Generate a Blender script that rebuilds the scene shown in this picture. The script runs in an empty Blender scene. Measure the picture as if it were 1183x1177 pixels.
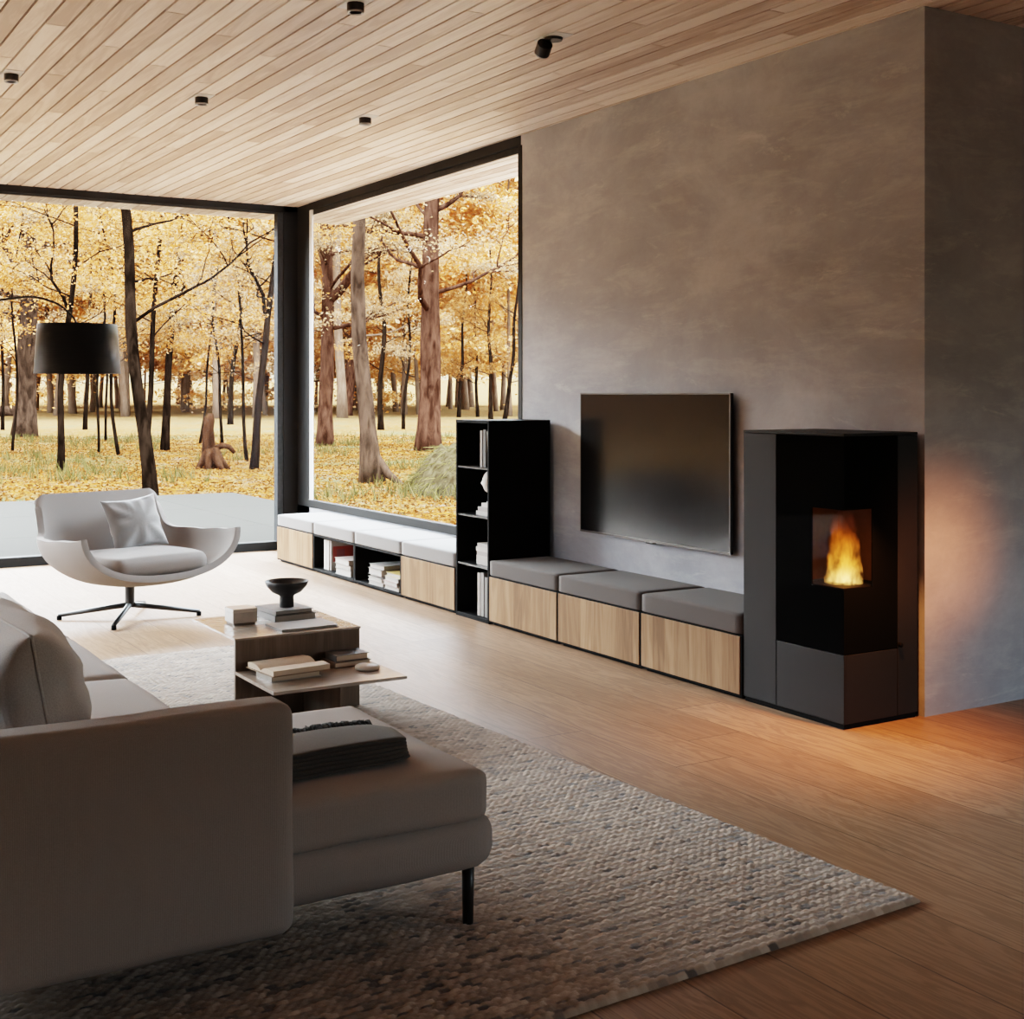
import bpy, bmesh, math, random
import numpy as np
from mathutils import Vector, Matrix, noise as mnoise

random.seed(7)
rng = np.random.default_rng(7)
PI = math.pi
scn = bpy.context.scene
COL = scn.collection

# ------------------------------------------------------------------ camera
CAM_H = 1.25
FPX, W_IMG, H_IMG, HORIZON = 1513.0, 1183.0, 1177.0, 454.0
YAW = math.atan(916.5 / 1513.0)
cd = bpy.data.cameras.new('camera')
cam = bpy.data.objects.new('camera', cd)
COL.objects.link(cam)
cam.location = (0, 0, CAM_H)
cam.rotation_euler = (PI / 2, 0, -YAW)
cd.sensor_fit = 'HORIZONTAL'
cd.sensor_width = 36
cd.lens = 36 * FPX / W_IMG
cd.shift_y = -(H_IMG / 2 - HORIZON) / W_IMG
cd.clip_end = 600
scn.camera = cam
_s, _c = math.sin(YAW), math.cos(YAW)


def at(x, y, z):
    """ground position seen along one sight line (used once, to survey the forest)"""
    u = (x - W_IMG / 2) / FPX
    v = (HORIZON - y) / FPX
    d = (z - CAM_H) / v
    return Vector(((_s + u * _c) * d, (_c - u * _s) * d, z))


# ------------------------------------------------------------------ helpers
def tag(o, label=None, cat=None, group=None, kind=None):
    if label: o['label'] = label
    if cat: o['category'] = cat
    if group: o['group'] = group
    if kind: o['kind'] = kind
    return o


def empty(name, loc=(0, 0, 0), rz=0.0, parent=None):
    o = bpy.data.objects.new(name, None)
    COL.objects.link(o)
    o.location = loc
    o.rotation_euler = (0, 0, rz)
    o.empty_display_size = 0.05
    if parent: o.parent = parent
    return o


def thing(name, label, cat, loc=(0, 0, 0), rz=0.0, group=None):
    return tag(empty(name, loc, rz), label, cat, group)


def children(o):
    return [c for c in bpy.data.objects if c.parent == o]


def copy_tree(o, parent=None):
    c = o.copy()
    COL.objects.link(c)
    if parent: c.parent = parent
    for ch in children(o):
        copy_tree(ch, c)
    return c


class MB:
    def __init__(self):
        self.v, self.f, self.m = [], [], []

    def add(self, vs, fs, mi=0):
        b = len(self.v)
        self.v += [tuple(p) for p in vs]
        self.f += [tuple(i + b for i in q) for q in fs]
        self.m += [mi] * len(fs)
        return self

    def box(self, x0, x1, y0, y1, z0, z1, mi=0):
        vs = [(x0, y0, z0), (x1, y0, z0), (x1, y1, z0), (x0, y1, z0), (x0, y0, z1), (x1, y0, z1), (x1, y1, z1), (x0, y1, z1)]
        fs = [(0, 3, 2, 1), (4, 5, 6, 7), (0, 1, 5, 4), (1, 2, 6, 5), (2, 3, 7, 6), (3, 0, 4, 7)]
        return self.add(vs, fs, mi)

    def prism(self, poly, z0, z1, mi=0):
        n = len(poly)
        vs = [(p[0], p[1], z0) for p in poly] + [(p[0], p[1], z1) for p in poly]
        fs = [tuple(range(n))[::-1], tuple(range(n, 2 * n))] + [(i, (i + 1) % n, n + (i + 1) % n, n + i) for i in range(n)]
        return self.add(vs, fs, mi)

    def tube(self, pts, radii, n=10, cap=True, mi=0, wob=0.0, sd=0):
        pts = [Vector(p) for p in pts]
        if not hasattr(radii, '__len__'): radii = [radii] * len(pts)
        vs, fs = [], []
        ref = None
        for i, p in enumerate(pts):
            t = (pts[min(i + 1, len(pts) - 1)] - pts[max(i - 1, 0)]).normalized()
            if ref is None:
                ref = Vector((1, 0, 0)) if abs(t.x) < 0.8 else Vector((0, 1, 0))
            a = (ref - t * ref.dot(t)).normalized()
            ref = a
            b = t.cross(a)
            for k in range(n):
                an = 2 * PI * k / n
                r = radii[i]
                if wob:
                    r *= 1 + wob * mnoise.noise(Vector((p.x * 2 + math.cos(an) * 1.3 + sd, p.y * 2 + math.sin(an) * 1.3, p.z * 1.6)))
                vs.append(p + (a * math.cos(an) + b * math.sin(an)) * r)
        for i in range(len(pts) - 1):
            for k in range(n):
                fs.append((i * n + k, i * n + (k + 1) % n, (i + 1) * n + (k + 1) % n, (i + 1) * n + k))
        if cap:
            fs.append(tuple(range(n))[::-1])
            fs.append(tuple(range((len(pts) - 1) * n, len(pts) * n)))
        return self.add(vs, fs, mi)

    def lathe(self, prof, n=32, cx=0, cy=0, mi=0):
        vs, fs = [], []
        for r, z in prof:
            for k in range(n):
                a = 2 * PI * k / n
                vs.append((cx + r * math.cos(a), cy + r * math.sin(a), z))
        for i in range(len(prof) - 1):
            for k in range(n):
                fs.append((i * n + k, i * n + (k + 1) % n, (i + 1) * n + (k + 1) % n, (i + 1) * n + k))
        if prof[0][0] > 1e-6: fs.append(tuple(range(n))[::-1])
        if prof[-1][0] > 1e-6: fs.append(tuple(range((len(prof) - 1) * n, len(prof) * n)))
        return self.add(vs, fs, mi)

    def build(self, name, mat, parent=None, smooth=False, bevel=0.0, seg=2, loc=None, rot=None):
        me = bpy.data.meshes.new(name)
        me.from_pydata(self.v, [], self.f)
        for m in (mat if isinstance(mat, (list, tuple)) else [mat]):
            me.materials.append(m)
        me.polygons.foreach_set('material_index', self.m)
        if smooth: me.polygons.foreach_set('use_smooth', [True] * len(self.f))
        me.update()
        o = bpy.data.objects.new(name, me)
        COL.objects.link(o)
        if parent: o.parent = parent
        if loc is not None: o.location = loc
        if rot is not None: o.rotation_euler = rot
        if bevel:
            b = o.modifiers.new('bevel', 'BEVEL')
            b.width = bevel
            b.segments = seg
            b.limit_method = 'ANGLE'
            b.harden_normals = False
        return o


def np_mesh(name, V, Fq, mat, parent=None, smooth=False):
    """quads from numpy arrays"""
    me = bpy.data.meshes.new(name)
    me.vertices.add(len(V))
    me.vertices.foreach_set('co', np.asarray(V, dtype=np.float32).ravel())
    nf = len(Fq)
    k = Fq.shape[1]
    me.loops.add(nf * k)
    me.loops.foreach_set('vertex_index', np.asarray(Fq, dtype=np.int32).ravel())
    me.polygons.add(nf)
    me.polygons.foreach_set('loop_start', np.arange(0, nf * k, k, dtype=np.int32))
    if smooth: me.polygons.foreach_set('use_smooth', np.ones(nf, dtype=bool))
    me.materials.append(mat)
    me.update(calc_edges=True)
    o = bpy.data.objects.new(name, me)
    COL.objects.link(o)
    if parent: o.parent = parent
    return o


def softbox(sx, sy, sz, r, n=14, bulge=0.0, sag=0.0, wr=0.0, seed=0):
    """rounded, slightly crowned upholstery block; origin at bottom centre"""
    mb = MB()
    idx = {}
    vs = []

    def vid(p):
        k = tuple(round(q, 5) for q in p)
        if k not in idx:
            idx[k] = len(vs)
            vs.append(p)
        return idx[k]
    fs = []
    # denser lines near the edges so that the rounding reads
    lin = [math.copysign(abs(t) ** 0.62, t) for t in [2 * i / n - 1 for i in range(n + 1)]]
    for ax in range(3):
        for sgn in (-1, 1):
            for i in range(n):
                for j in range(n):
                    q = []
                    for (a, b) in ((i, j), (i + 1, j), (i + 1, j + 1), (i, j + 1)):
                        p = [0, 0, 0]
                        p[ax] = sgn
                        p[(ax + 1) % 3] = lin[a]
                        p[(ax + 2) % 3] = lin[b]
                        q.append(vid(tuple(p)))
                    if sgn < 0: q = q[::-1]
                    fs.append(tuple(q))
    h = Vector((sx / 2, sy / 2, sz / 2))
    out = []
    for p in vs:
        P = Vector((p[0] * h.x, p[1] * h.y, p[2] * h.z))
        Q = Vector([max(-h[k] + r, min(h[k] - r, P[k])) for k in range(3)])
        d = P - Q
        if d.length > 1e-7: P = Q + d.normalized() * r
        fx, fy = 1 - p[0] ** 2, 1 - p[1] ** 2
        if p[2] > 0: P.z += bulge * fx ** 0.6 * fy ** 0.6 * p[2]
        if wr:
            nv = mnoise.noise(Vector((P.x * 6 + seed, P.y * 6, P.z * 6)))
            nn = Vector((P.x / h.x, P.y / h.y, P.z / h.z)).normalized()
            P += nn * nv * wr
        P.z += sz / 2
        out.append(P)
    mb.add(out, fs)
    return mb


def pillow(w, h, t, n=26, pinch=0.06, wr=0.006, seed=0, p=0.42):
    """knife-edge cushion standing on its edge: width x, height z, thickness y"""
    mb = MB()
    vs, fs = [], []
    for side in (-1, 1):
        for j in range(n + 1):
            for i in range(n + 1):
                u, v = 2 * i / n - 1, 2 * j / n - 1
                u2, v2 = math.sin(u * PI / 2), math.sin(v * PI / 2)
                x = u2 * (1 - pinch * (1 - v2 * v2)) * w / 2
                z = v2 * (1 - pinch * (1 - u2 * u2)) * h / 2
                th = t / 2 * ((1 - u2 * u2) * (1 - v2 * v2)) ** p
                # creases run from the corners to the middle
                cr = mnoise.noise(Vector((x * 7 + seed, z * 7 + side * 9, seed)))
                ang = math.atan2(v2, u2)
                rad = min(1, math.hypot(u2, v2))
                cr2 = math.sin(ang * 9 + seed + 2 * mnoise.noise(Vector((x * 4, z * 4, seed)))) * rad
                th += (wr * cr + wr * 0.8 * cr2) * (1 if th > wr * 3 else 0)
                vs.append((x, side * th, z + h / 2))
    N = (n + 1) * (n + 1)
    for s in (0, 1):
        for j in range(n):
            for i in range(n):
                q = (s * N + j * (n + 1) + i, s * N + j * (n + 1) + i + 1, s * N + (j + 1) * (n + 1) + i + 1, s * N + (j + 1) * (n + 1) + i)
                fs.append(q if s == 0 else q[::-1])
    mb.add(vs, fs)
    return mb


def weld(o):
    bm = bmesh.new()
    bm.from_mesh(o.data)
    bmesh.ops.remove_doubles(bm, verts=bm.verts, dist=1e-5)
    bmesh.ops.recalc_face_normals(bm, faces=bm.faces)
    bm.to_mesh(o.data)
    bm.free()
    return o


# ------------------------------------------------------------------ materials
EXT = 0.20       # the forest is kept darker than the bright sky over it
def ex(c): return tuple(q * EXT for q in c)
class NT:
    def __init__(self, name):
        self.mat = bpy.data.materials.new(name)
        self.mat.use_nodes = True
        self.nt = self.mat.node_tree
        self.nt.nodes.clear()
        self.out = self.n('ShaderNodeOutputMaterial')

    def n(self, t, **kw):
        nd = self.nt.nodes.new(t)
        for k, v in kw.items():
            if hasattr(nd, k):
                setattr(nd, k, v)
        return nd

    def l(self, a, b):
        self.nt.links.new(a, b)

    def math(self, op, a, b=None, c=None, clamp=False):
        nd = self.n('ShaderNodeMath', operation=op, use_clamp=clamp)
        for i, q in enumerate((a, b, c)):
            if q is None: continue
            if hasattr(q, 'is_linked'): self.l(q, nd.inputs[i])
            else: nd.inputs[i].default_value = q
        return nd.outputs[0]

    def coord(self, kind='Object'):
        return self.n('ShaderNodeTexCoord').outputs[kind]

    def mapping(self, vec, scale=(1, 1, 1), rot=(0, 0, 0), loc=(0, 0, 0)):
        m = self.n('ShaderNodeMapping')
        self.l(vec, m.inputs[0])
        m.inputs['Scale'].default_value = scale
        m.inputs['Rotation'].default_value = rot
        m.inputs['Location'].default_value = loc
        return m.outputs[0]

    def noise(self, vec, scale, detail=4, rough=0.55, dist=0.0):
        t = self.n('ShaderNodeTexNoise')
        self.l(vec, t.inputs['Vector'])
        t.inputs['Scale'].default_value = scale
        t.inputs['Detail'].default_value = detail
        t.inputs['Roughness'].default_value = rough
        t.inputs['Distortion'].default_value = dist
        return t.outputs[0]

    def ramp(self, fac, stops):
        r = self.n('ShaderNodeValToRGB')
        self.l(fac, r.inputs[0])
        els = r.color_ramp.elements
        while len(els) < len(stops): els.new(0.5)
        for e, (p, c) in zip(els, stops):
            e.position = p
            e.color = (*c, 1) if len(c) == 3 else c
        return r.outputs[0]

    def mix(self, fac, a, b, mode='MIX'):
        m = self.n('ShaderNodeMix', data_type='RGBA', blend_type=mode)
        for i, q in ((0, fac), (6, a), (7, b)):
            if hasattr(q, 'is_linked'): self.l(q, m.inputs[i])
            elif i == 0: m.inputs[0].default_value = q
            else: m.inputs[i].default_value = (*q, 1)
        return m.outputs[2]

    def bump(self, h, strength=0.3, dist=0.01):
        b = self.n('ShaderNodeBump')
        self.l(h, b.inputs['Height'])
        b.inputs['Strength'].default_value = strength
        b.inputs['Distance'].default_value = dist
        return b.outputs[0]

    def principled(self, color, rough=0.5, metal=0.0, normal=None, spec=0.5, **kw):
        p = self.n('ShaderNodeBsdfPrincipled')
        if hasattr(color, 'is_linked'): self.l(color, p.inputs['Base Color'])
        else: p.inputs['Base Color'].default_value = (*color, 1)
        if hasattr(rough, 'is_linked'): self.l(rough, p.inputs['Roughness'])
        else: p.inputs['Roughness'].default_value = rough
        p.inputs['Metallic'].default_value = metal
        p.inputs['Specular IOR Level'].default_value = spec
        for k, v in kw.items():
            p.inputs[k].default_value = v
        if normal is not None: self.l(normal, p.inputs['Normal'])
        self.l(p.outputs[0], self.out.inputs[0])
        return p


def plain(name, col, rough=0.5, metal=0.0, spec=0.5, var=0.06, scale=30, bump=0.0):
    t = NT(name)
    co = t.coord()
    nz = t.noise(co, scale, 3)
    c = t.mix(nz, tuple(q * (1 - var) for q in col), tuple(min(1, q * (1 + var)) for q in col))
    nm = t.bump(nz, bump, 0.002) if bump else None
    t.principled(c, rough, metal, nm, spec)
    return t.mat


def fabric(name, col, var=0.12, rib=0.0, scale=420, sheen=0.07, axis=(1, 1, 1)):
    t = NT(name)
    co = t.coord()
    fine = t.noise(t.mapping(co, axis), scale, 2, 0.6)
    big = t.noise(co, 7, 3)
    c = t.mix(fine, tuple(q * (1 - var * 1.6) for q in col), tuple(min(1, q * (1 + var * 1.2)) for q in col))
    c = t.mix(t.math('MULTIPLY', big, 0.22), c, tuple(q * 0.72 for q in col))
    h = fine
    if rib:
        w = t.n('ShaderNodeTexWave', wave_type='BANDS', bands_direction='DIAGONAL')
        t.l(t.mapping(co, (1, 1, 0.0)), w.inputs['Vector'])
        w.inputs['Scale'].default_value = rib
        w.inputs['Distortion'].default_value = 0.6
        w.inputs['Detail'].default_value = 2
        h = t.math('ADD', t.math('MULTIPLY', w.outputs[1], 0.8), fine)
        c = t.mix(t.math('MULTIPLY', w.outputs[1], 0.25), c, tuple(q * 0.6 for q in col))
    t.principled(c, 0.92, 0, t.bump(h, 0.35, 0.002), 0.15, **{'Sheen Weight': sheen, 'Sheen Roughness': 0.5})
    return t.mat


def floor_mat():
    t = NT('oak_floor')
    co = t.coord()
    sp = t.n('ShaderNodeSeparateXYZ')
    t.l(co, sp.inputs[0])
    X, Y = sp.outputs[0], sp.outputs[1]
    Wd, L = 0.245, 2.2
    xs = t.math('DIVIDE', t.math('ADD', X, 20.05), Wd)
    row = t.math('FLOOR', xs)
    wn = t.n('ShaderNodeTexWhiteNoise', noise_dimensions='1D')
    t.l(row, wn.inputs['W'])
    ys = t.math('ADD', t.math('DIVIDE', t.math('ADD', Y, 30), L), wn.outputs[0])
    seg = t.math('FLOOR', ys)
    cmb = t.n('ShaderNodeCombineXYZ')
    t.l(row, cmb.inputs[0]); t.l(seg, cmb.inputs[1])
    wn2 = t.n('ShaderNodeTexWhiteNoise', noise_dimensions='3D')
    t.l(cmb.outputs[0], wn2.inputs['Vector'])
    tone = wn2.outputs[0]
    # grain, a different slice of the noise for every plank
    gv = t.n('ShaderNodeCombineXYZ')
    t.l(t.math('MULTIPLY', X, 9.0), gv.inputs[0])
    t.l(t.math('MULTIPLY', Y, 0.85), gv.inputs[1])
    t.l(t.math('MULTIPLY', tone, 37.0), gv.inputs[2])
    g1 = t.noise(gv.outputs[0], 1.3, 5, 0.6, 1.6)
    ring = t.math('SINE', t.math('MULTIPLY', g1, 42))
    fv = t.n('ShaderNodeCombineXYZ')
    t.l(t.math('MULTIPLY', X, 130.0), fv.inputs[0])
    t.l(t.math('MULTIPLY', Y, 5.0), fv.inputs[1])
    t.l(tone, fv.inputs[2])
    fine = t.noise(fv.outputs[0], 1.0, 3, 0.6)
    base = t.ramp(tone, [(0, (0.225, 0.138, 0.083)), (0.5, (0.285, 0.182, 0.113)), (1, (0.345, 0.228, 0.147))])
    c = t.mix(t.math('MULTIPLY', t.math('ADD', ring, 1), 0.27), base, (0.10, 0.052, 0.027))
    c = t.mix(t.math('MULTIPLY', fine, 0.45), c, (0.19, 0.115, 0.068))
    kn = t.noise(t.mapping(co, (5, 1.6, 1)), 1.6, 2)
    c = t.mix(t.math('MULTIPLY', t.math('SUBTRACT', kn, 0.66, clamp=True), 3.2, clamp=True), c, (0.13, 0.07, 0.04))
    # joints
    fx = t.math('FRACT', xs); fy = t.math('FRACT', ys)
    ex = t.math('MINIMUM', fx, t.math('SUBTRACT', 1, fx))
    ey = t.math('MINIMUM', fy, t.math('SUBTRACT', 1, fy))
    jx = t.math('LESS_THAN', ex, 0.009)
    jy = t.math('LESS_THAN', ey, 0.0013)
    j = t.math('MAXIMUM', jx, jy)
    c = t.mix(t.math('MULTIPLY', j, 0.8), c, (0.06, 0.035, 0.02))
    ro = t.math('ADD', t.math('MULTIPLY', fine, 0.16), 0.33)
    hgt = t.math('SUBTRACT', t.math('MULTIPLY', fine, 0.25), j)
    t.principled(c, ro, 0, t.bump(hgt, 0.18, 0.002), 0.22)
    return t.mat


def wood(name, cols, axis='z', scale=1.0, rough=0.5, laminate=0.0, ringy=30, attr=False, spec=0.35):
    """cols: dark, mid, light; grain along the axis"""
    t = NT(name)
    co = t.coord()
    k = {'x': (0.09, 1, 1), 'y': (1, 0.09, 1), 'z': (1, 1, 0.09)}[axis]
    oi = t.n('ShaderNodeObjectInfo')
    off = t.n('ShaderNodeVectorMath', operation='SCALE')
    cb = t.n('ShaderNodeCombineXYZ')
    for i in range(3): t.l(oi.outputs['Random'], cb.inputs[i])
    t.l(cb.outputs[0], off.inputs[0]); off.inputs['Scale'].default_value = 23
    ad = t.n('ShaderNodeVectorMath', operation='ADD')
    t.l(co, ad.inputs[0]); t.l(off.outputs[0], ad.inputs[1])
    co2 = ad.outputs[0]
    tone = None
    if attr:
        a = t.n('ShaderNodeAttribute'); a.attribute_name = 'tone'
        tone = a.outputs['Fac']
        cb2 = t.n('ShaderNodeCombineXYZ')
        for i in range(3): t.l(t.math('MULTIPLY', tone, 41), cb2.inputs[i])
        ad2 = t.n('ShaderNodeVectorMath', operation='ADD')
        t.l(co2, ad2.inputs[0]); t.l(cb2.outputs[0], ad2.inputs[1])
        co2 = ad2.outputs[0]
    v = t.mapping(co2, tuple(q * scale for q in k))
    g = t.noise(v, 9, 4, 0.55, 1.2)
    ring = t.math('SINE', t.math('MULTIPLY', g, ringy))
    fine = t.noise(t.mapping(co2, tuple(q * (14 if q == 1 else 7) * scale for q in k)), 14, 3, 0.6)
    f = t.math('ADD', t.math('MULTIPLY', ring, 0.16), t.math('ADD', t.math('MULTIPLY', fine, 0.5), 0.25))
    if laminate:
        sp = t.n('ShaderNodeSeparateXYZ'); t.l(co, sp.inputs[0])
        wn = t.n('ShaderNodeTexWhiteNoise', noise_dimensions='1D')
        t.l(t.math('FLOOR', t.math('ADD', t.math('DIVIDE', sp.outputs[1], laminate), t.math('MULTIPLY', oi.outputs['Random'], 50))), wn.inputs['W'])
        f = t.math('ADD', f, t.math('MULTIPLY', t.math('SUBTRACT', wn.outputs[0], 0.5), 0.45))
    if attr:
        f = t.math('ADD', f, t.math('MULTIPLY', t.math('SUBTRACT', tone, 0.5), 0.75))
    c = t.ramp(f, [(0.1, cols[0]), (0.5, cols[1]), (0.9, cols[2])])
    t.principled(c, rough, 0, t.bump(fine, 0.1, 0.001), spec)
    return t.mat


def concrete_mat():
    t = NT('concrete_plaster')
    co = t.coord()
    v = t.mapping(co, (1, 1, 1.6), (0.12, 0, 0))
    big = t.noise(v, 1.1, 8, 0.68, 0.3)
    st = t.noise(t.mapping(co, (1.0, 1.0, 4.2), (0.25, 0.1, 0)), 2.1, 10, 0.72, 0.35)
    fine = t.noise(co, 22, 6, 0.7)
    c = t.ramp(big, [(0.28, (0.235, 0.244, 0.272)), (0.5, (0.330, 0.342, 0.378)), (0.72, (0.470, 0.484, 0.525))])
    c = t.mix(t.math('MULTIPLY', t.math('SUBTRACT', st, 0.49, clamp=True), 3.4, clamp=True), c, (0.47, 0.475, 0.49))
    c = t.mix(t.math('MULTIPLY', fine, 0.30), c, (0.20, 0.20, 0.21))
    sc = t.noise(t.mapping(co, (1, 1, 3.4), (0.35, 0.2, 0.1)), 2.6, 10, 0.78, 0.7)
    c = t.mix(t.math('MULTIPLY', t.math('SUBTRACT', sc, 0.575, clamp=True), 3.6, clamp=True), c, (0.57, 0.565, 0.57))
    t.principled(c, t.math('ADD', t.math('MULTIPLY', st, 0.25), 0.5), 0, t.bump(t.math('ADD', fine, st), 0.12, 0.004), 0.28)
    return t.mat


def glass_mat(name, tint=(1, 1, 1), refl=1.0):
    t = NT(name)
    tr = t.n('ShaderNodeBsdfTransparent'); tr.inputs[0].default_value = (*tint, 1)
    gl = t.n('ShaderNodeBsdfGlossy'); gl.inputs['Roughness'].default_value = 0.0
    fr = t.n('ShaderNodeLayerWeight'); fr.inputs[0].default_value = 0.5
    f5 = t.math('MULTIPLY_ADD', t.math('POWER', fr.outputs['Facing'], 5.0), 0.9, 0.035)
    mx = t.n('ShaderNodeMixShader')
    t.l(t.math('MULTIPLY', f5, refl), mx.inputs[0])
    t.l(tr.outputs[0], mx.inputs[1]); t.l(gl.outputs[0], mx.inputs[2])
    t.l(mx.outputs[0], t.out.inputs[0])
    return t.mat


def leaf_mat(name, stops, trans=0.5, k=1.8):
    t = NT(name)
    g = t.n('ShaderNodeNewGeometry')
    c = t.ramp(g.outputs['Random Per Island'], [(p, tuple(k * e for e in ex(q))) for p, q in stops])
    d = t.n('ShaderNodeBsdfDiffuse'); t.l(c, d.inputs[0])
    tl = t.n('ShaderNodeBsdfTranslucent'); t.l(c, tl.inputs[0])
    mx = t.n('ShaderNodeMixShader'); mx.inputs[0].default_value = trans
    t.l(d.outputs[0], mx.inputs[1]); t.l(tl.outputs[0], mx.inputs[2])
    t.l(mx.outputs[0], t.out.inputs[0])
    return t.mat


def bark_mat(name, dark, light):
    t = NT(name)
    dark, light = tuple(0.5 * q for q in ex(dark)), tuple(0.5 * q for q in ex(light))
    co = t.coord()
    v = t.mapping(co, (1, 1, 0.28))
    n1 = t.noise(v, 9, 5, 0.65, 0.5)
    n2 = t.noise(co, 1.6, 3)
    c = t.ramp(n1, [(0.38, dark), (0.62, light)])
    c = t.mix(t.math('MULTIPLY', n2, 0.5), c, tuple(0.6 * q for q in dark))
    t.principled(c, 1.0, 0, t.bump(n1, 0.35, 0.02), 0.0)
    return t.mat


def ground_mat():
    t = NT('forest_floor')
    co = t.coord()
    a = t.noise(co, 0.32, 5, 0.6, 0.4)
    b = t.noise(co, 1.4, 6, 0.7)
    f = t.noise(co, 9, 4, 0.75)
    vor = t.n('ShaderNodeTexVoronoi'); t.l(co, vor.inputs[0]); vor.inputs['Scale'].default_value = 13
    sepc = t.n('ShaderNodeSeparateColor'); t.l(vor.outputs['Color'], sepc.inputs[0])
    litter = t.ramp(sepc.outputs[0], [(0.0, (0.13, 0.06, 0.025)), (0.3, (0.38, 0.13, 0.022)), (0.6, (0.54, 0.20, 0.03)), (0.85, (0.58, 0.29, 0.075)), (1, (0.50, 0.34, 0.19))])
    moss = t.ramp(f, [(0.3, (0.10, 0.105, 0.035)), (0.7, (0.34, 0.33, 0.14))])
    tan = t.ramp(f, [(0.3, (0.28, 0.18, 0.10)), (0.7, (0.58, 0.44, 0.27))])
    c = t.mix(t.math('MULTIPLY', t.math('SUBTRACT', a, 0.50, clamp=True), 7, clamp=True), litter, moss)
    c = t.mix(t.math('MULTIPLY', t.math('SUBTRACT', b, 0.53, clamp=True), 6, clamp=True), c, tan)
    # paler and yellower away from the house
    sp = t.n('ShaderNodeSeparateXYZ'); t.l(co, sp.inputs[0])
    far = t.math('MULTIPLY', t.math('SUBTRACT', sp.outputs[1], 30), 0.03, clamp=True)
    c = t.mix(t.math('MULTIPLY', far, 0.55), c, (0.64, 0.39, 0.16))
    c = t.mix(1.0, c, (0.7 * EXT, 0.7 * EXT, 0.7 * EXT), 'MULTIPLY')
    t.principled(c, 0.95, 0, t.bump(t.math('ADD', f, b), 0.8, 0.05), 0.0)
    return t.mat


M = {}
M['floor'] = floor_mat()
M['ceiling'] = wood('ceiling_larch', ((0.46, 0.345, 0.27), (0.66, 0.54, 0.455), (0.82, 0.715, 0.63)), 'y', 1.0, 0.42, attr=True, ringy=24)
M['groove'] = plain('groove_shadow_wood', (0.085, 0.048, 0.028), 0.8)
M['soffit'] = wood('soffit_weathered', ((0.40, 0.31, 0.26), (0.62, 0.54, 0.48), (0.78, 0.71, 0.65)), 'y', 1.0, 0.6, attr=True, ringy=24)
M['concrete'] = concrete_mat()
M['plaster'] = plain('grey_plaster', (0.24, 0.237, 0.235), 0.8)
M['frame'] = plain('anthracite_frame', (0.014, 0.0135, 0.013), 0.55, 0.0, 0.08)
M['frame_out'] = plain('grey_outer_frame', (0.028, 0.0285, 0.029), 0.6, 0.0, 0.05, 0.5)
M['alu'] = plain('pale_aluminium', (0.66, 0.66, 0.65), 0.5, 0.0)
M['glass'] = glass_mat('window_glass', (0.985, 0.99, 0.985), 0.07)
M['black'] = plain('black_lacquer', (0.0045, 0.0043, 0.0042), 0.6, 0, 0.03)
M['blackmetal'] = plain('black_metal', (0.018, 0.017, 0.016), 0.38, 0.4)
M['steel'] = plain('grey_steel_rim', (0.35, 0.35, 0.34), 0.35, 0.8)
M['oakdoor'] = wood('oak_door', ((0.13, 0.068, 0.030), (0.205, 0.115, 0.056), (0.275, 0.168, 0.09)), 'z', 1.0, 0.6, laminate=0.085, ringy=26, spec=0.12)
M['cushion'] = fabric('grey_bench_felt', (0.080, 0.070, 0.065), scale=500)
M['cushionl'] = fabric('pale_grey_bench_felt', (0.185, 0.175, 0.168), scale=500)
M['sofa'] = fabric('taupe_ribbed_upholstery', (0.32, 0.288, 0.268), rib=190, scale=380)
M['sofal'] = fabric('taupe_seat_upholstery', (0.35, 0.315, 0.292), rib=190, scale=380)
M['pillow'] = fabric('grey_linen', (0.46, 0.45, 0.44), scale=330, var=0.2)
M['chair'] = fabric('oatmeal_upholstery', (0.225, 0.202, 0.186), scale=520)
M['velvet'] = fabric('greige_velvet', (0.135, 0.118, 0.108), scale=200, sheen=0.8)
M['throw'] = fabric('charcoal_wool', (0.074, 0.068, 0.062), scale=300, var=0.25)
M['fringe'] = fabric('dark_wool_fringe', (0.035, 0.034, 0.033), scale=300, var=0.25)
M['table'] = wood('smoked_oak_table', ((0.085, 0.060, 0.042), (0.135, 0.098, 0.070), (0.19, 0.145, 0.11)), 'z', 1.0, 0.45, ringy=20, spec=0.3)
M['tabletop'] = wood('smoked_oak_sheen_top', ((0.20, 0.155, 0.12), (0.27, 0.215, 0.17), (0.33, 0.27, 0.22)), 'x', 1.0, 0.20, ringy=20, spec=1.0)  # lighter than the panels: window reflection partly put into the colour
M['stove'] = plain('anthracite_steel', (0.012, 0.0115, 0.011), 0.5, 0.0, 0.14, 0.02)
def blackglass_mat():
    t = NT('black_ceramic_glass')
    d = t.n('ShaderNodeBsdfDiffuse'); d.inputs[0].default_value = (0.003, 0.003, 0.003, 1)
    gl = t.n('ShaderNodeBsdfGlossy'); gl.inputs['Roughness'].default_value = 0.04
    lw = t.n('ShaderNodeLayerWeight'); lw.inputs[0].default_value = 0.5
    mx = t.n('ShaderNodeMixShader')
    t.l(t.math('MULTIPLY_ADD', t.math('POWER', lw.outputs['Facing'], 5.0), 0.10, 0.0), mx.inputs[0])
    t.l(d.outputs[0], mx.inputs[1]); t.l(gl.outputs[0], mx.inputs[2])
    t.l(mx.outputs[0], t.out.inputs[0])
    return t.mat


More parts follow.
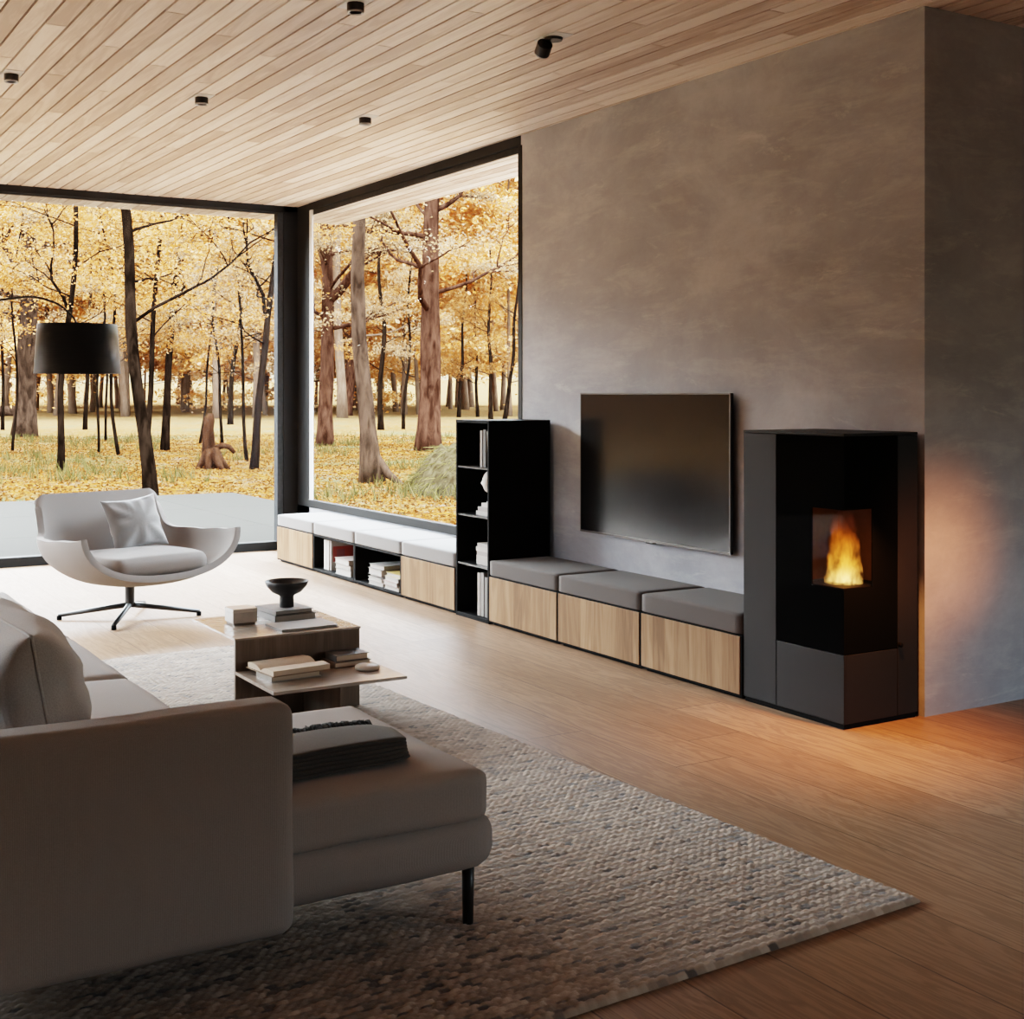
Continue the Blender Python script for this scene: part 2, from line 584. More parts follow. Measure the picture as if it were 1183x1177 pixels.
M['blackglass'] = blackglass_mat()
M['firebrick'] = plain('vermiculite', (0.085, 0.048, 0.024), 0.9, 0, 0.1, 0.25, 40, 0.4)
M['fireglass'] = glass_mat('stove_glass', (0.9, 0.88, 0.85), 0.08)
M['paper'] = plain('book_paper', (0.36, 0.34, 0.31), 0.85, 0, 0.2, 0.08, 200)
M['paper_old'] = plain('aged_paper', (0.56, 0.45, 0.34), 0.85, 0, 0.2, 0.1, 200)
M['ceramic'] = plain('black_stoneware', (0.022, 0.020, 0.019), 0.5, 0, 0.4, 0.2, 60, 0.15)
M['whitebox'] = plain('pale_box_lacquer', (0.55, 0.50, 0.45), 0.25)
M['marble'] = plain('veined_stone', (0.42, 0.38, 0.34), 0.3, 0, 0.5, 0.35, 18)
M['plasterwhite'] = plain('white_plaster_cast', (0.68, 0.66, 0.63), 0.7)
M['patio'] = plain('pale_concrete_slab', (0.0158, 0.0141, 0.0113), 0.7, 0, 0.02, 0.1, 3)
M['lampshade'] = None
M['ground'] = ground_mat()
M['bark_big'] = bark_mat('bark_reddish', (0.09, 0.034, 0.018), (0.44, 0.20, 0.12))
M['bark_grey'] = bark_mat('bark_grey_brown', (0.075, 0.042, 0.026), (0.38, 0.22, 0.14))
M['bark_dark'] = bark_mat('bark_dark', (0.016, 0.009, 0.005), (0.085, 0.050, 0.031))
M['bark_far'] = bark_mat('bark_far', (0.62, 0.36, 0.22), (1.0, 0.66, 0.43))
M['deadwood'] = bark_mat('dead_wood', (0.06, 0.022, 0.010), (0.26, 0.11, 0.055))
M['leaf'] = leaf_mat('golden_leaves', [(0.0, (0.44, 0.14, 0.024)), (0.3, (0.66, 0.23, 0.044)), (0.65, (0.78, 0.335, 0.095)), (1, (0.86, 0.49, 0.22))], 0.55, 1.3)
M['leaf_pale'] = leaf_mat('pale_amber_leaves', [(0.0, (0.56, 0.25, 0.09)), (0.4, (0.76, 0.41, 0.18)), (1, (0.90, 0.63, 0.36))], 0.55, 0.95)
M['leaf_far'] = leaf_mat('far_hazed_leaves', [(0.0, (0.66, 0.25, 0.045)), (0.35, (0.82, 0.375, 0.095)), (0.7, (0.92, 0.51, 0.19)), (1, (0.98, 0.67, 0.37))], 0.55, 3.1)  # haze of distance put into the leaf colour as extra brightness
M['litter'] = leaf_mat('fallen_leaves', [(0.0, (0.16, 0.07, 0.03)), (0.35, (0.44, 0.135, 0.024)), (0.7, (0.60, 0.205, 0.034)), (1, (0.66, 0.34, 0.12))], 0.15, 0.66)
M['grass'] = leaf_mat('pale_grass', [(0.0, (0.14, 0.11, 0.025)), (0.5, (0.29, 0.235, 0.07)), (1, (0.50, 0.37, 0.14))], 0.35, 0.7)
M['moss'] = bark_mat('mossy_rock', (0.11, 0.075, 0.035), (0.34, 0.26, 0.13))


def screen_mat():
    t = NT('glossy_dark_screen')
    co = t.coord()
    nz = t.noise(co, 60, 2)
    t.principled((0.006, 0.0058, 0.006), t.math('ADD', t.math('MULTIPLY', nz, 0.0), 0.17), 0, None, 0.26)
    return t.mat


M['screen'] = screen_mat()


def shade_mat():
    t = NT('black_lampshade')
    co = t.coord()
    nz = t.noise(t.mapping(co, (1, 1, 14)), 9, 3)
    c = t.mix(nz, (0.005, 0.005, 0.005), (0.014, 0.0135, 0.013))
    d = t.n('ShaderNodeBsdfDiffuse'); t.l(c, d.inputs[0])
    gl = t.n('ShaderNodeBsdfGlossy'); gl.inputs['Roughness'].default_value = 0.35
    lw = t.n('ShaderNodeLayerWeight'); lw.inputs[0].default_value = 0.5
    mx = t.n('ShaderNodeMixShader')
    t.l(t.math('MULTIPLY', t.math('POWER', lw.outputs['Facing'], 3.5), 0.45), mx.inputs[0])
    t.l(d.outputs[0], mx.inputs[1]); t.l(gl.outputs[0], mx.inputs[2])
    t.l(mx.outputs[0], t.out.inputs[0])
    return t.mat


M['lampshade'] = shade_mat()


def rug_mat():
    t = NT('woven_wool_rug')
    a = t.n('ShaderNodeAttribute'); a.attribute_name = 'tone'
    co = t.coord()
    fine = t.noise(co, 300, 3)
    c = t.ramp(a.outputs['Fac'], [(0.0, (0.040, 0.034, 0.031)), (0.14, (0.13, 0.104, 0.085)), (0.38, (0.27, 0.207, 0.154)), (0.68, (0.36, 0.283, 0.212)), (1, (0.52, 0.425, 0.335))])
    c = t.mix(t.math('MULTIPLY', fine, 0.35), c, (0.22, 0.18, 0.15))
    t.principled(c, 0.95, 0, t.bump(fine, 0.4, 0.002), 0.1, **{'Sheen Weight': 0.2})
    return t.mat


M['rug'] = rug_mat()

# ------------------------------------------------------------------ setting
CEIL = 2.744
WX = 3.98          # face of the long wall
WY = 9.90          # inner face of the far glazing
LX, BY, RX = -3.3, -3.0, 8.2


def struct(name, mb, mat, parent=None, **kw):
    o = mb.build(name, mat, parent, **kw)
    if not parent: o['kind'] = 'structure'
    return o


struct('floor', MB().box(LX, RX, BY, WY + 0.12, -0.10, 0.0), M['floor'])
# long concrete wall with its free end, the side face turning off to the right
struct('wall_right', MB().box(WX, WX + 0.24, 3.497, 6.47, 0, CEIL + 0.05).box(WX, WX + 0.24, 6.47, WY + 0.1, 0, 0.355), M['concrete'])
struct('wall_side', MB().box(WX + 0.24, RX, 3.497, 3.70, 0, CEIL + 0.05), M['concrete'])
struct('wall_left', MB().box(LX - 0.2, LX, BY, 5.2, 0, CEIL + 0.05).box(LX - 0.2, LX, 9.4, WY + 0.2, 0, CEIL + 0.05).box(LX - 0.2, LX, 5.2, 9.4, 2.62, CEIL + 0.05), M['plaster'])
w3 = empty('window_fill_left'); w3['kind'] = 'structure'  # out-of-view window, added to let fill daylight in from the left
MB().box(LX - 0.15, LX - 0.05, 5.2, 9.4, 0, 0.07).box(LX - 0.15, LX - 0.05, 5.2, 9.4, 2.55, 2.62).box(LX - 0.15, LX - 0.05, 5.2, 5.27, 0.07, 2.55).box(LX - 0.15, LX - 0.05, 7.26, 7.34, 0.07, 2.55).box(LX - 0.15, LX - 0.05, 9.33, 9.4, 0.07, 2.55).build('window_frame', M['frame'], w3)
MB().box(LX - 0.103, LX - 0.097, 5.27, 7.26, 0.07, 2.55).box(LX - 0.103, LX - 0.097, 7.34, 9.33, 0.07, 2.55).build('pane', M['glass'], w3)
struct('wall_back', MB().box(LX - 0.2, 5.4, BY - 0.2, BY, 0, CEIL + 0.05).box(7.6, RX + 0.2, BY - 0.2, BY, 0, CEIL + 0.05).box(5.4, 7.6, BY - 0.2, BY, 0, 0.8).box(5.4, 7.6, BY - 0.2, BY, 2.5, CEIL + 0.05), M['plaster'])
w4 = empty('window_fill_back'); w4['kind'] = 'structure'  # unseen window, added to brighten the side wall and camera end
MB().box(5.4, 7.6, BY - 0.15, BY - 0.05, 0.8, 0.87).box(5.4, 7.6, BY - 0.15, BY - 0.05, 2.43, 2.5).box(5.4, 5.47, BY - 0.15, BY - 0.05, 0.87, 2.43).box(7.53, 7.6, BY - 0.15, BY - 0.05, 0.87, 2.43).build('window_frame', M['frame'], w4)
MB().box(5.47, 7.53, BY - 0.103, BY - 0.097, 0.87, 2.43).build('pane', M['glass'], w4)
struct('wall_end', MB().box(RX, RX + 0.2, BY, 3.70, 0, CEIL + 0.05), M['plaster'])


def boards(name, x0, x1, y0, y1, mat, z=CEIL, pitch=0.0914, gap=0.0105, L=2.14, shift=-0.64, org=2.9543):
    """lining boards running in y, with open joints; groove backing is a second material"""
    V, F, T, MI = [], [], [], []
    k0, k1 = math.floor((x0 - org) / pitch), math.ceil((x1 - org) / pitch)
    for k in range(k0, k1):
        a, b = org + k * pitch + gap / 2, org + (k + 1) * pitch - gap / 2
        a, b = max(a, x0), min(b, x1)
        if b - a < 0.01: continue
        y = y0 - ((y0 - 5.51 - shift * (k + 20)) % L)
        while y < y1:
            c, d = max(y + 0.003, y0), min(y + L - 0.003, y1)
            if d - c > 0.01:
                n = len(V)
                V += [(a, c, z), (b, c, z), (b, d, z), (a, d, z), (a, c, z + 0.014), (b, c, z + 0.014), (b, d, z + 0.014), (a, d, z + 0.014)]
                F += [(n, n + 3, n + 2, n + 1), (n, n + 1, n + 5, n + 4), (n + 1, n + 2, n + 6, n + 5), (n + 2, n + 3, n + 7, n + 6), (n + 3, n, n + 4, n + 7)]
                T += [random.random()] * 8
                MI += [0] * 5
            y += L
    n = len(V)
    V += [(x0, y0, z + 0.013), (x1, y0, z + 0.013), (x1, y1, z + 0.013), (x0, y1, z + 0.013), (x0, y0, z + 0.16), (x1, y0, z + 0.16), (x1, y1, z + 0.16), (x0, y1, z + 0.16)]
    F += [(n, n + 3, n + 2, n + 1), (n + 4, n + 5, n + 6, n + 7), (n, n + 1, n + 5, n + 4), (n + 1, n + 2, n + 6, n + 5), (n + 2, n + 3, n + 7, n + 6), (n + 3, n, n + 4, n + 7)]
    T += [0.5] * 8
    MI += [1] * 6
    me = bpy.data.meshes.new(name)
    me.from_pydata(V, [], F)
    me.materials.append(mat)
    me.materials.append(M['groove'])
    me.polygons.foreach_set('material_index', MI)
    at_ = me.attributes.new('tone', 'FLOAT', 'POINT')
    at_.data.foreach_set('value', T)
    o = bpy.data.objects.new(name, me)
    COL.objects.link(o)
    o['kind'] = 'structure'
    return o


boards('ceiling', LX, WX + 0.05, BY, WY + 0.05, M['ceiling'])
boards('ceiling', WX + 0.05, RX, BY, 3.62, M['ceiling'])
boards('ceiling_soffit', LX, 4.72, WY + 0.101, 10.74, M['soffit'])
boards('ceiling_soffit', WX + 0.051, 4.72, 6.475, WY + 0.101, M['soffit'])

# far glazing (window_1): rails, posts and panes
w1 = empty('window_1'); w1['kind'] = 'structure'
mb = MB().box(LX, WX + 0.12, WY, WY + 0.10, 2.692, CEIL + 0.02).box(LX, WX + 0.12, WY, WY + 0.10, 0.0, 0.068)
for px in (LX + 0.05, -1.1, 1.3):
    mb.box(px - 0.05, px + 0.05, WY, WY + 0.10, 0.068, 2.692)
mb.build('window_frame', M['frame'], w1, bevel=0.004)
MB().box(3.815, 3.862, WY + 0.012, WY + 0.085, 0.068, 2.692).box(1.35, 3.862, WY + 0.03, WY + 0.07, 2.682, 2.692).build('glazing_bead', M['frame_out'], w1)
for a, b in ((LX + 0.1, -1.15), (-1.05, 1.25), (1.35, 3.815)):
    MB().box(a, b, WY + 0.05, WY + 0.056, 0.068, 2.69).build('pane', M['glass'], w1)
# corner post
struct('trim_1', MB().box(3.862, 3.985, WY - 0.0, WY + 0.12, 0.0, CEIL).box(WX, WX + 0.02, 9.645, WY + 0.12, 0.0, CEIL).box(WX + 0.02, WX + 0.10, 9.82, WY + 0.12, 0.0, CEIL), M['frame'], bevel=0.003)
# side glazing (window_2)
w2 = empty('window_2'); w2['kind'] = 'structure'
MB().box(WX - 0.004, WX + 0.05, 6.47, 9.66, 2.688, CEIL + 0.02).box(WX - 0.012, WX + 0.03, 6.47, 9.66, 0.355, 0.412).box(WX - 0.004, WX + 0.03, 6.455, 6.50, 0.412, 2.688).build('window_frame', M['frame'], w2, bevel=0.003)
MB().box(WX + 0.012, WX + 0.03, 6.50, 9.645, 2.646, 2.688).box(WX + 0.012, WX + 0.03, 6.50, 6.515, 0.412, 2.646).build('glazing_bead', M['frame_out'], w2)
MB().box(WX - 0.002, WX + 0.012, 9.598, 9.645, 0.412, 2.688).box(WX + 0.006, WX + 0.016, 6.50, 9.6, 2.640, 2.646).build('guide_rail', M['alu'], w2)
MB().box(WX + 0.014, WX + 0.019, 6.515, 9.64, 0.412, 2.64).build('pane', M['glass'], w2)

# patio
mb = MB()
for i in range(-4, 3):
    for j in range(3):
        x0 = -3.9 + (i + 4) * 1.4
        mb.box(x0 + 0.003, min(x0 + 1.397, 5.62), WY + 0.13 + j * 2.05 + 0.003, WY + 0.13 + (j + 1) * 2.05 - 0.003, -0.12, -0.02)
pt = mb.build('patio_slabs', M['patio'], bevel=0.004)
pt['kind'] = 'structure'

# ------------------------------------------------------------------ forest floor
ZG = -0.10


def gz(x, y):
    r = 0.10 * mnoise.noise(Vector((x * 0.22, y * 0.22, 3))) + 0.05 * mnoise.noise(Vector((x * 0.7, y * 0.7, 1)))
    k = min(1, max(0, (max(y - 16.2, x - 5.8)) / 4.0))
    dd = x * _s + y * _c
    return ZG + r * k - 0.02 * (1 - k) + 0.03 * max(0, dd - 150)


gx = np.concatenate([np.linspace(-60, -8, 30), np.linspace(-7, 34, 124), np.linspace(36, 190, 60)])
gy = np.concatenate([np.linspace(-12, 12, 28), np.linspace(12.4, 50, 110), np.linspace(52, 260, 60)])
V = np.array([(x, y, gz(x, y)) for y in gy for x in gx])
nx = len(gx)
F = np.array([(j * nx + i, j * nx + i + 1, (j + 1) * nx + i + 1, (j + 1) * nx + i) for j in range(len(gy) - 1) for i in range(nx - 1)
              if not (-3.7 < gx[i] < 9 and gy[j] < 9.8)])
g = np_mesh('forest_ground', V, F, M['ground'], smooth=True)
g['kind'] = 'structure'


def quads_from(centers, ax, ay):
    """diamond leaves"""
    n = len(centers)
    V = np.empty((n, 4, 3))
    V[:, 0] = centers - ax
    V[:, 1] = centers - ay
    V[:, 2] = centers + ax
    V[:, 3] = centers + ay
    F = np.arange(n * 4).reshape(n, 4)
    return V.reshape(-1, 3), F


def rand_axes(n, size, flat=0.6):
    a = rng.normal(size=(n, 3)); a[:, 2] *= (1 - flat)
    a /= np.linalg.norm(a, axis=1)[:, None]
    b = rng.normal(size=(n, 3)); b[:, 2] *= (1 - flat)
    b -= a * (a * b).sum(1)[:, None]
    b /= np.linalg.norm(b, axis=1)[:, None]
    s = size * rng.uniform(0.6, 1.25, size=(n, 1))
    return a * s * 0.62, b * s * 0.36


# leaf litter and grass on the ground seen through the glass: nobody could count it
def scatter(n, ymax, dens_pow=1.0):
    pts = []
    while len(pts) < n:
        px = random.uniform(-20, 620)
        dd = random.uniform(13.0, ymax)
        u = (px - W_IMG / 2) / FPX
        x, y = (_s + u * _c) * dd, (_c - u * _s) * dd
        if y < 16.3 and x < 5.75: continue
        if x < 4.9: 
            if y < 16.3: continue
        pts.append((x, y, gz(x, y)))
    return np.array(pts)


P = scatter(60000, 40)
P[:, 2] += rng.uniform(0.005, 0.035, len(P))
ax, ay = rand_axes(len(P), 0.042, 0.75)
V, F = quads_from(P, ax, ay)
o = np_mesh('fallen_leaves', V, F, M['litter'])
tag(o, 'carpet of orange fallen leaves spread over the forest ground outside', 'leaves', kind='stuff')

P = scatter(1300, 40)
keep = np.array([mnoise.noise(Vector((p[0] * 0.32 + 7, p[1] * 0.32, 0))) > 0.10 for p in P])
P = P[keep]
tip = np.repeat(P, 9, axis=0)
n = len(tip)
root = tip + np.c_[rng.normal(0, 0.06, n), rng.normal(0, 0.06, n), np.zeros(n)]
h = rng.uniform(0.07, 0.22, n)
top = root + np.c_[rng.normal(0, 0.06, n), rng.normal(0, 0.06, n), h]
sd = np.c_[rng.normal(0, 1, n), rng.normal(0, 1, n), np.zeros(n)]
sd = sd / np.linalg.norm(sd, axis=1)[:, None] * 0.010
V = np.empty((n, 4, 3)); V[:, 0] = root - sd; V[:, 1] = root + sd; V[:, 2] = top + sd * 0.3; V[:, 3] = top - sd * 0.3
o = np_mesh('grass_tufts', V.reshape(-1, 3), np.arange(n * 4).reshape(n, 4), M['grass'])
tag(o, 'tufts of pale green grass growing between the fallen leaves outside', 'grass', kind='stuff')


# ------------------------------------------------------------------ trees
def path(p0, p1, n, wob, sd, bow=0.0):
    out = []
    d = p1 - p0
    for i in range(n + 1):
        t = i / n
        q = p0 + d * t
        w = wob * (t * (1.3 - t)) * 2
        q = q + Vector((mnoise.noise(Vector((t * 3.1, sd, 0))), mnoise.noise(Vector((t * 3.1, sd, 5))), mnoise.noise(Vector((t * 3.1, sd, 9))) * 0.3)) * w
        q.z += bow * math.sin(t * PI)
        out.append(q)
    return out


def tree(name, label, cat, base, h, r, top_dx=0.0, top_dy=0.0, bark='bark_dark', nb=8, bl=2.2, leaves=1600, lsize=0.12, leafm='leaf', sd=1,
         zb=1.6, fork=None, flare=1.35, group=None, wob=0.25, extra=(), sides=9, dens=0.55, zleaf=None):
    """base: ground point; extra: explicit limbs [(z0, end vector relative to base, radius)]"""
    rs = random.Random(sd)
    root = thing(name, label, cat, base, 0, group)
    mb = MB()
    tp = path(Vector((0, 0, -0.12)), Vector((top_dx, top_dy, h)), 16, wob, sd * 1.7)
    rr = [r * (flare if i == 0 else (1 + (flare - 1) * 0.35 if i == 1 else 1)) * (1 - 0.62 * (i / 16) ** 1.2) for i in range(17)]
    mb.tube(tp, rr, sides + 3, wob=0.16, sd=sd)
    tips = []

    def on(t):
        f = t * 16
        i = min(15, int(f))
        return tp[i].lerp(tp[i + 1], f - i), rr[i]

    def limb(p0, p1, r0, lvl, bow=0.0):
        pp = path(p0, p1, 7, (p1 - p0).length * 0.16, rs.random() * 90, bow)
        mb.tube(pp, [r0 * (1 - 0.75 * i / 7) for i in range(8)], 7 if lvl == 0 else 5, wob=0.1, sd=sd)
        ln = (p1 - p0).length
        if lvl < 2:
            for k in range(4 if lvl == 0 else 3):
                t = rs.uniform(0.35, 1.0)
                i = min(6, int(t * 7))
                a = pp[i].lerp(pp[i + 1], t * 7 - i)
                d = (p1 - p0).normalized()
                e = Vector((rs.gauss(0, 1), rs.gauss(0, 1), rs.gauss(0.15, 0.45))).normalized()
                limb(a, a + (d * 0.75 + e).normalized() * ln * rs.uniform(0.35, 0.55), r0 * (0.42 if lvl == 0 else 0.5), lvl + 1)
        for i in range(3, 8):
            tips.append((pp[i], lvl, ln))

    if fork:
        z0, ends = fork
        for (ex, ey, ez, fr) in ends:
            p0, _ = on(z0 / h)
            limb(p0, Vector((ex, ey, ez)), r * fr, 0)
    for (z0, e, fr) in extra:
        p0, _ = on(min(0.98, z0 / h))
        limb(p0, Vector(e), r * fr, 0, bow=-0.15)
    for k in range(nb):
        t = (zb + (h - zb) * ((k + rs.random()) / nb)) / h
        p0, r0 = on(min(0.98, t))
        a = rs.uniform(0, 2 * PI)
        ln = bl * rs.uniform(0.6, 1.2) * (1.15 - 0.5 * t)
        limb(p0, p0 + Vector((math.cos(a), math.sin(a), rs.uniform(0.1, 0.75))) * ln, max(0.012, r0 * rs.uniform(0.22, 0.38)), 0)
    mb.build('trunk', M[bark], root, smooth=True)
    if leaves and tips:
        T = np.array([tuple(p) for p, l, n_ in tips])
        S = np.array([n_ for p, l, n_ in tips])
        L_ = np.array([1.0 if l else 0.35 for p, l, n_ in tips])
        ok = np.ones(len(T)) if zleaf is None else (T[:, 2] > zleaf).astype(float)
        pr = L_ * ok
        if pr.sum() > 0:
            ix = rng.choice(len(T), leaves, p=pr / pr.sum())
            spread = np.clip(S[ix] * 0.42, 0.15, dens)
            C = T[ix] + np.c_[rng.normal(0, 1, leaves), rng.normal(0, 1, leaves), rng.normal(0, 0.32, leaves)] * spread[:, None]
            ax, ay = rand_axes(leaves, lsize, 0.45)
            V, F = quads_from(C, ax, ay)
            np_mesh('foliage', V, F, M[leafm], root)
    return root


def gp(px, py):
    p = at(px, py, ZG)
    p.z = gz(p.x, p.y)
    return p


def lat(dpx, p):
    """sideways run on the ground for a lean seen across the view, in metres"""
    d = p.x * _s + p.y * _c
    m = dpx / FPX * d
    return m * _c, -m * _s


MID = [
    # base px, py, width px, lean over 230 px, kind, height, name, label
    (28, 505, 25, 10, 'oak', 10, 'oak_tree', 'thick pale oak with heavy side limbs, behind the lamp shade'),
    (70, 545, 7.5, 8, 'dark', 8, 'sapling', 'slim dark trunk rising below the lamp shade left of centre'),
    (98, 497, 5, 6, 'dark', 8.5, 'sapling', 'thin far trunk seen under the right half of the lamp shade'),
    (114, 525, 3.2, 2, 'thin', 7, 'sapling', 'very thin stem just under the right edge of the lamp shade, left of a pair'),
    (122, 509, 3, 3, 'thin', 7, 'sapling', 'very thin stem under the right edge of the lamp shade, farther of a pair'),
    (138, 528, 4.2, -20, 'thin', 7, 'sapling', 'thin dark stem leaning left beside the lamp shade'),
    (175, 573, 15, -22, 'dark', 7.5, 'tree', 'thick dark leaning trunk at the patio edge behind the armchair'),
    (168, 531, 7, 14, 'dark', 8, 'tree', 'dark trunk half hidden behind the leaning trunk at the patio edge'),
    (190, 521, 9, 18, 'dark', 9, 'tree', 'dark spotted trunk right of the leaning trunk at the patio edge'),
    (230, 512, 3, 20, 'thin', 6.5, 'sapling', 'thin pale stem leaning right, left of the broken stump'),
    (257, 511, 3.6, -9, 'thin', 7, 'sapling', 'thin stem straight behind the broken stump'),
    (266, 490, 6, 14, 'dark', 9, 'tree', 'farther slim trunk leaning right above the broken stump'),
    (286, 533, 4, -9, 'thin', 7, 'sapling', 'thin bending stem between the stump and the last dark trunk'),
    (293, 541, 9, 20, 'dark', 7.5, 'tree', 'dark forked trunk nearest the corner post in the far window'),
    (14, 522, 3.2, 3, 'thin', 7, 'sapling', 'thin stem at the far left edge in front of the oak'),
    (3, 498, 4, -4, 'thin', 7.5, 'sapling', 'slim stem cut by the left edge of the photo'),
    (375, 516, 18, 6, 'fork', 8, 'tree', 'reddish forked trunk just right of the corner post'),
    (399, 481, 13, 26, 'red', 9, 'tree', 'reddish leaning trunk far behind the grey one in the side window'),
    (431, 556, 20, -8, 'grey', 7.5, 'tree', 'grey brown trunk with a spreading root in the side window'),
    (440, 497, 6.5, 0, 'dark', 8, 'sapling', 'slim dark trunk close right of the grey brown trunk'),
    (495, 521, 26, 3, 'red', 9.5, 'tree', 'thickest reddish trunk with knots in the middle of the side window'),
    (466, 496, 4, 12, 'thin', 7.5, 'sapling', 'thin stem between the grey and the thickest reddish trunk'),
    (530, 482, 4.5, 10, 'thin', 8, 'sapling', 'thin stem right of the thickest reddish trunk'),
    (552, 481, 4, -6, 'thin', 8.5, 'sapling', 'thin stem above the black bookcase, left of three'),
    (567, 484, 5, -2, 'dark', 9, 'sapling', 'upright thin trunk above the black bookcase, middle of three'),
    (583, 484, 5, 22, 'thin', 8.5, 'sapling', 'thin stem leaning right beside the concrete wall edge'),
]
for i, (px, py, wp, lean, kind, h, nm, lb) in enumerate(MID):
    b = gp(px, py)
    d = b.x * _s + b.y * _c
    r = wp / FPX * d / 2
    vis = 230 / FPX * d       # lean is given over this height
    dx, dy = lat(lean * h / vis, b)
    if kind == 'oak':
        l = lambda a: Vector((*lat(a, b), 0))
        ex = [(4.6, tuple(l(150) + Vector((0, 0, 7.4))), 0.45), (5.0, tuple(l(-60) + Vector((0, 0, 7.0))), 0.4), (4.3, tuple(l(-80) + Vector((0, 0, 5.0))), 0.28),
              (5.2, tuple(l(70) + Vector((0, 0, 8.6))), 0.4)]
        tree(nm, lb, 'tree', b, h, r, dx, dy, 'bark_grey', 9, 3.6, 24000, 0.085, 'leaf', 11 + i, 3.6, extra=ex, dens=0.9, wob=0.5)
    elif kind == 'dark':
        zv = 1.25 + 205 / FPX * d
        l = lambda a: Vector((*lat(a, b), 0))
        fk = [(0.62 * zv, tuple(l(lean * 0.7 + (-24 if i % 2 else 22)) + Vector((0, 0, 1.05 * zv))), 0.62)] if px in (70, 190, 293) else []
        tree(nm, lb, 'tree', b, h, r, dx, dy, 'bark_dark', 11, 1.9, 8000, 0.052, 'leaf', 30 + i, 2.2, dens=0.6, wob=0.3, extra=fk)
    elif kind == 'thin':
        tree(nm, lb, 'tree', b, h, max(r, 0.022), dx, dy, 'bark_dark', 12, 1.7, 8000, 0.06, 'leaf' if i % 3 else 'leaf_pale', 50 + i, 1.9, flare=1.2, dens=0.6, wob=0.35)
    elif kind == 'fork':
        l = lambda a: Vector((*lat(a, b), 0))
        ex = [(3.7, tuple(l(72) + Vector((0, 0, 5.7))), 0.72), (3.3, tuple(l(-32) + Vector((0, 0, 3.9))), 0.32), (3.0, tuple(l(80) + Vector((0, 0, 3.6))), 0.36), (4.3, tuple(l(-12) + Vector((0, 0, 6.2))), 0.55)]
        tree(nm, lb, 'tree', b, h, r, dx, dy, 'bark_big', 6, 2.6, 11000, 0.062, 'leaf_pale', 70 + i, 3.2, extra=ex, dens=0.8, wob=0.4)
    elif kind == 'red':
        l = lambda a: Vector((*lat(a, b), 0))
        ex = [(3.7, tuple(l(110) + Vector((0, 0, 4.7))), 0.22), (4.2, tuple(l(-75) + Vector((0, 0, 5.2))), 0.2), (5.6, tuple(l(60) + Vector((0, 0, 6.5))), 0.3)] if wp > 20 else []
        tree(nm, lb, 'tree', b, h, r, dx, dy, 'bark_big', 7, 3.0, 15000, 0.065, 'leaf_pale' if wp > 20 else 'leaf', 90 + i, 3.2, extra=ex, dens=0.9, wob=0.3)
    else:
        tree(nm, lb, 'tree', b, h, r, dx, dy, 'bark_grey', 6, 2.4, 7000, 0.045, 'leaf', 110 + i, 3.4, dens=0.7, wob=0.35, flare=1.8)
        mbr = MB()
        l = lambda a: Vector((*lat(a, b), 0))
        for (a, fw, sz) in ((26, -0.35, 0.6), (-12, -0.2, 0.5), (10, 0.4, 0.5)):
            e = l(a) + Vector((-0.2 * fw, fw, -0.06))
            mbr.tube([Vector((0, 0, 0.42)) + e * 0.08, e * 0.42 + Vector((0, 0, 0.17)), e * 0.8 + Vector((0, 0, 0.03)), e], [r * 0.8 * sz, r * 0.8 * sz, r * 0.55 * sz, r * 0.2], 8, wob=0.2)
        mbr.build('root', M['bark_grey'], [o for o in bpy.data.objects if o.get('label') == lb][0], smooth=True)

# the far forest: three trees, copied
FAR = 'trees of the far forest'
FL = 'pale far tree standing deep in the golden forest background'
protos = []
for k in range(4):
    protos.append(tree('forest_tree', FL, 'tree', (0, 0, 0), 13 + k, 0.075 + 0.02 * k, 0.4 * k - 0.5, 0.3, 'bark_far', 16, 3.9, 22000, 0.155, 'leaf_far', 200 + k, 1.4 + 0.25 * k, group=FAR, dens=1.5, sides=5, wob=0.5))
first = [True] * 4
rf = random.Random(4)
for i in range(96):
    k = i % 4
    px = rf.uniform(-60, 345) if i % 5 < 3 else rf.uniform(345, 640)
    dd = 72 + 78 * (i / 96) + rf.uniform(-4, 4)
    u = (px - W_IMG / 2) / FPX
    x, y = (_s + u * _c) * dd, (_c - u * _s) * dd
    if first[k]:
        o = protos[k]; first[k] = False
    else:
        o = copy_tree(protos[k])
    o.location = (x, y, gz(x, y))
    o.rotation_euler = (0, 0, rf.uniform(0, 6.28))
    s = rf.uniform(1.35, 1.95)
    o.scale = (s, s, s)

# band of trees off to the left of the house (its reflection shows in glass and screen)
C = []
for i in range(9000):
    a = math.radians(rng.uniform(86, 182)); dd = rng.uniform(26, 44)
    C.append((dd * math.cos(a) - 2, dd * math.sin(a) + 6, 0.2 + 7.5 * rng.beta(1.4, 1.5)))
C = np.array(C)
ax, ay = rand_axes(len(C), 1.1, 0.2)
V, F = quads_from(C, ax, ay)
o = np_mesh('treeline', V, F, M['leaf'])
tag(o, 'band of golden trees standing off to the left of the house', 'trees', kind='stuff')

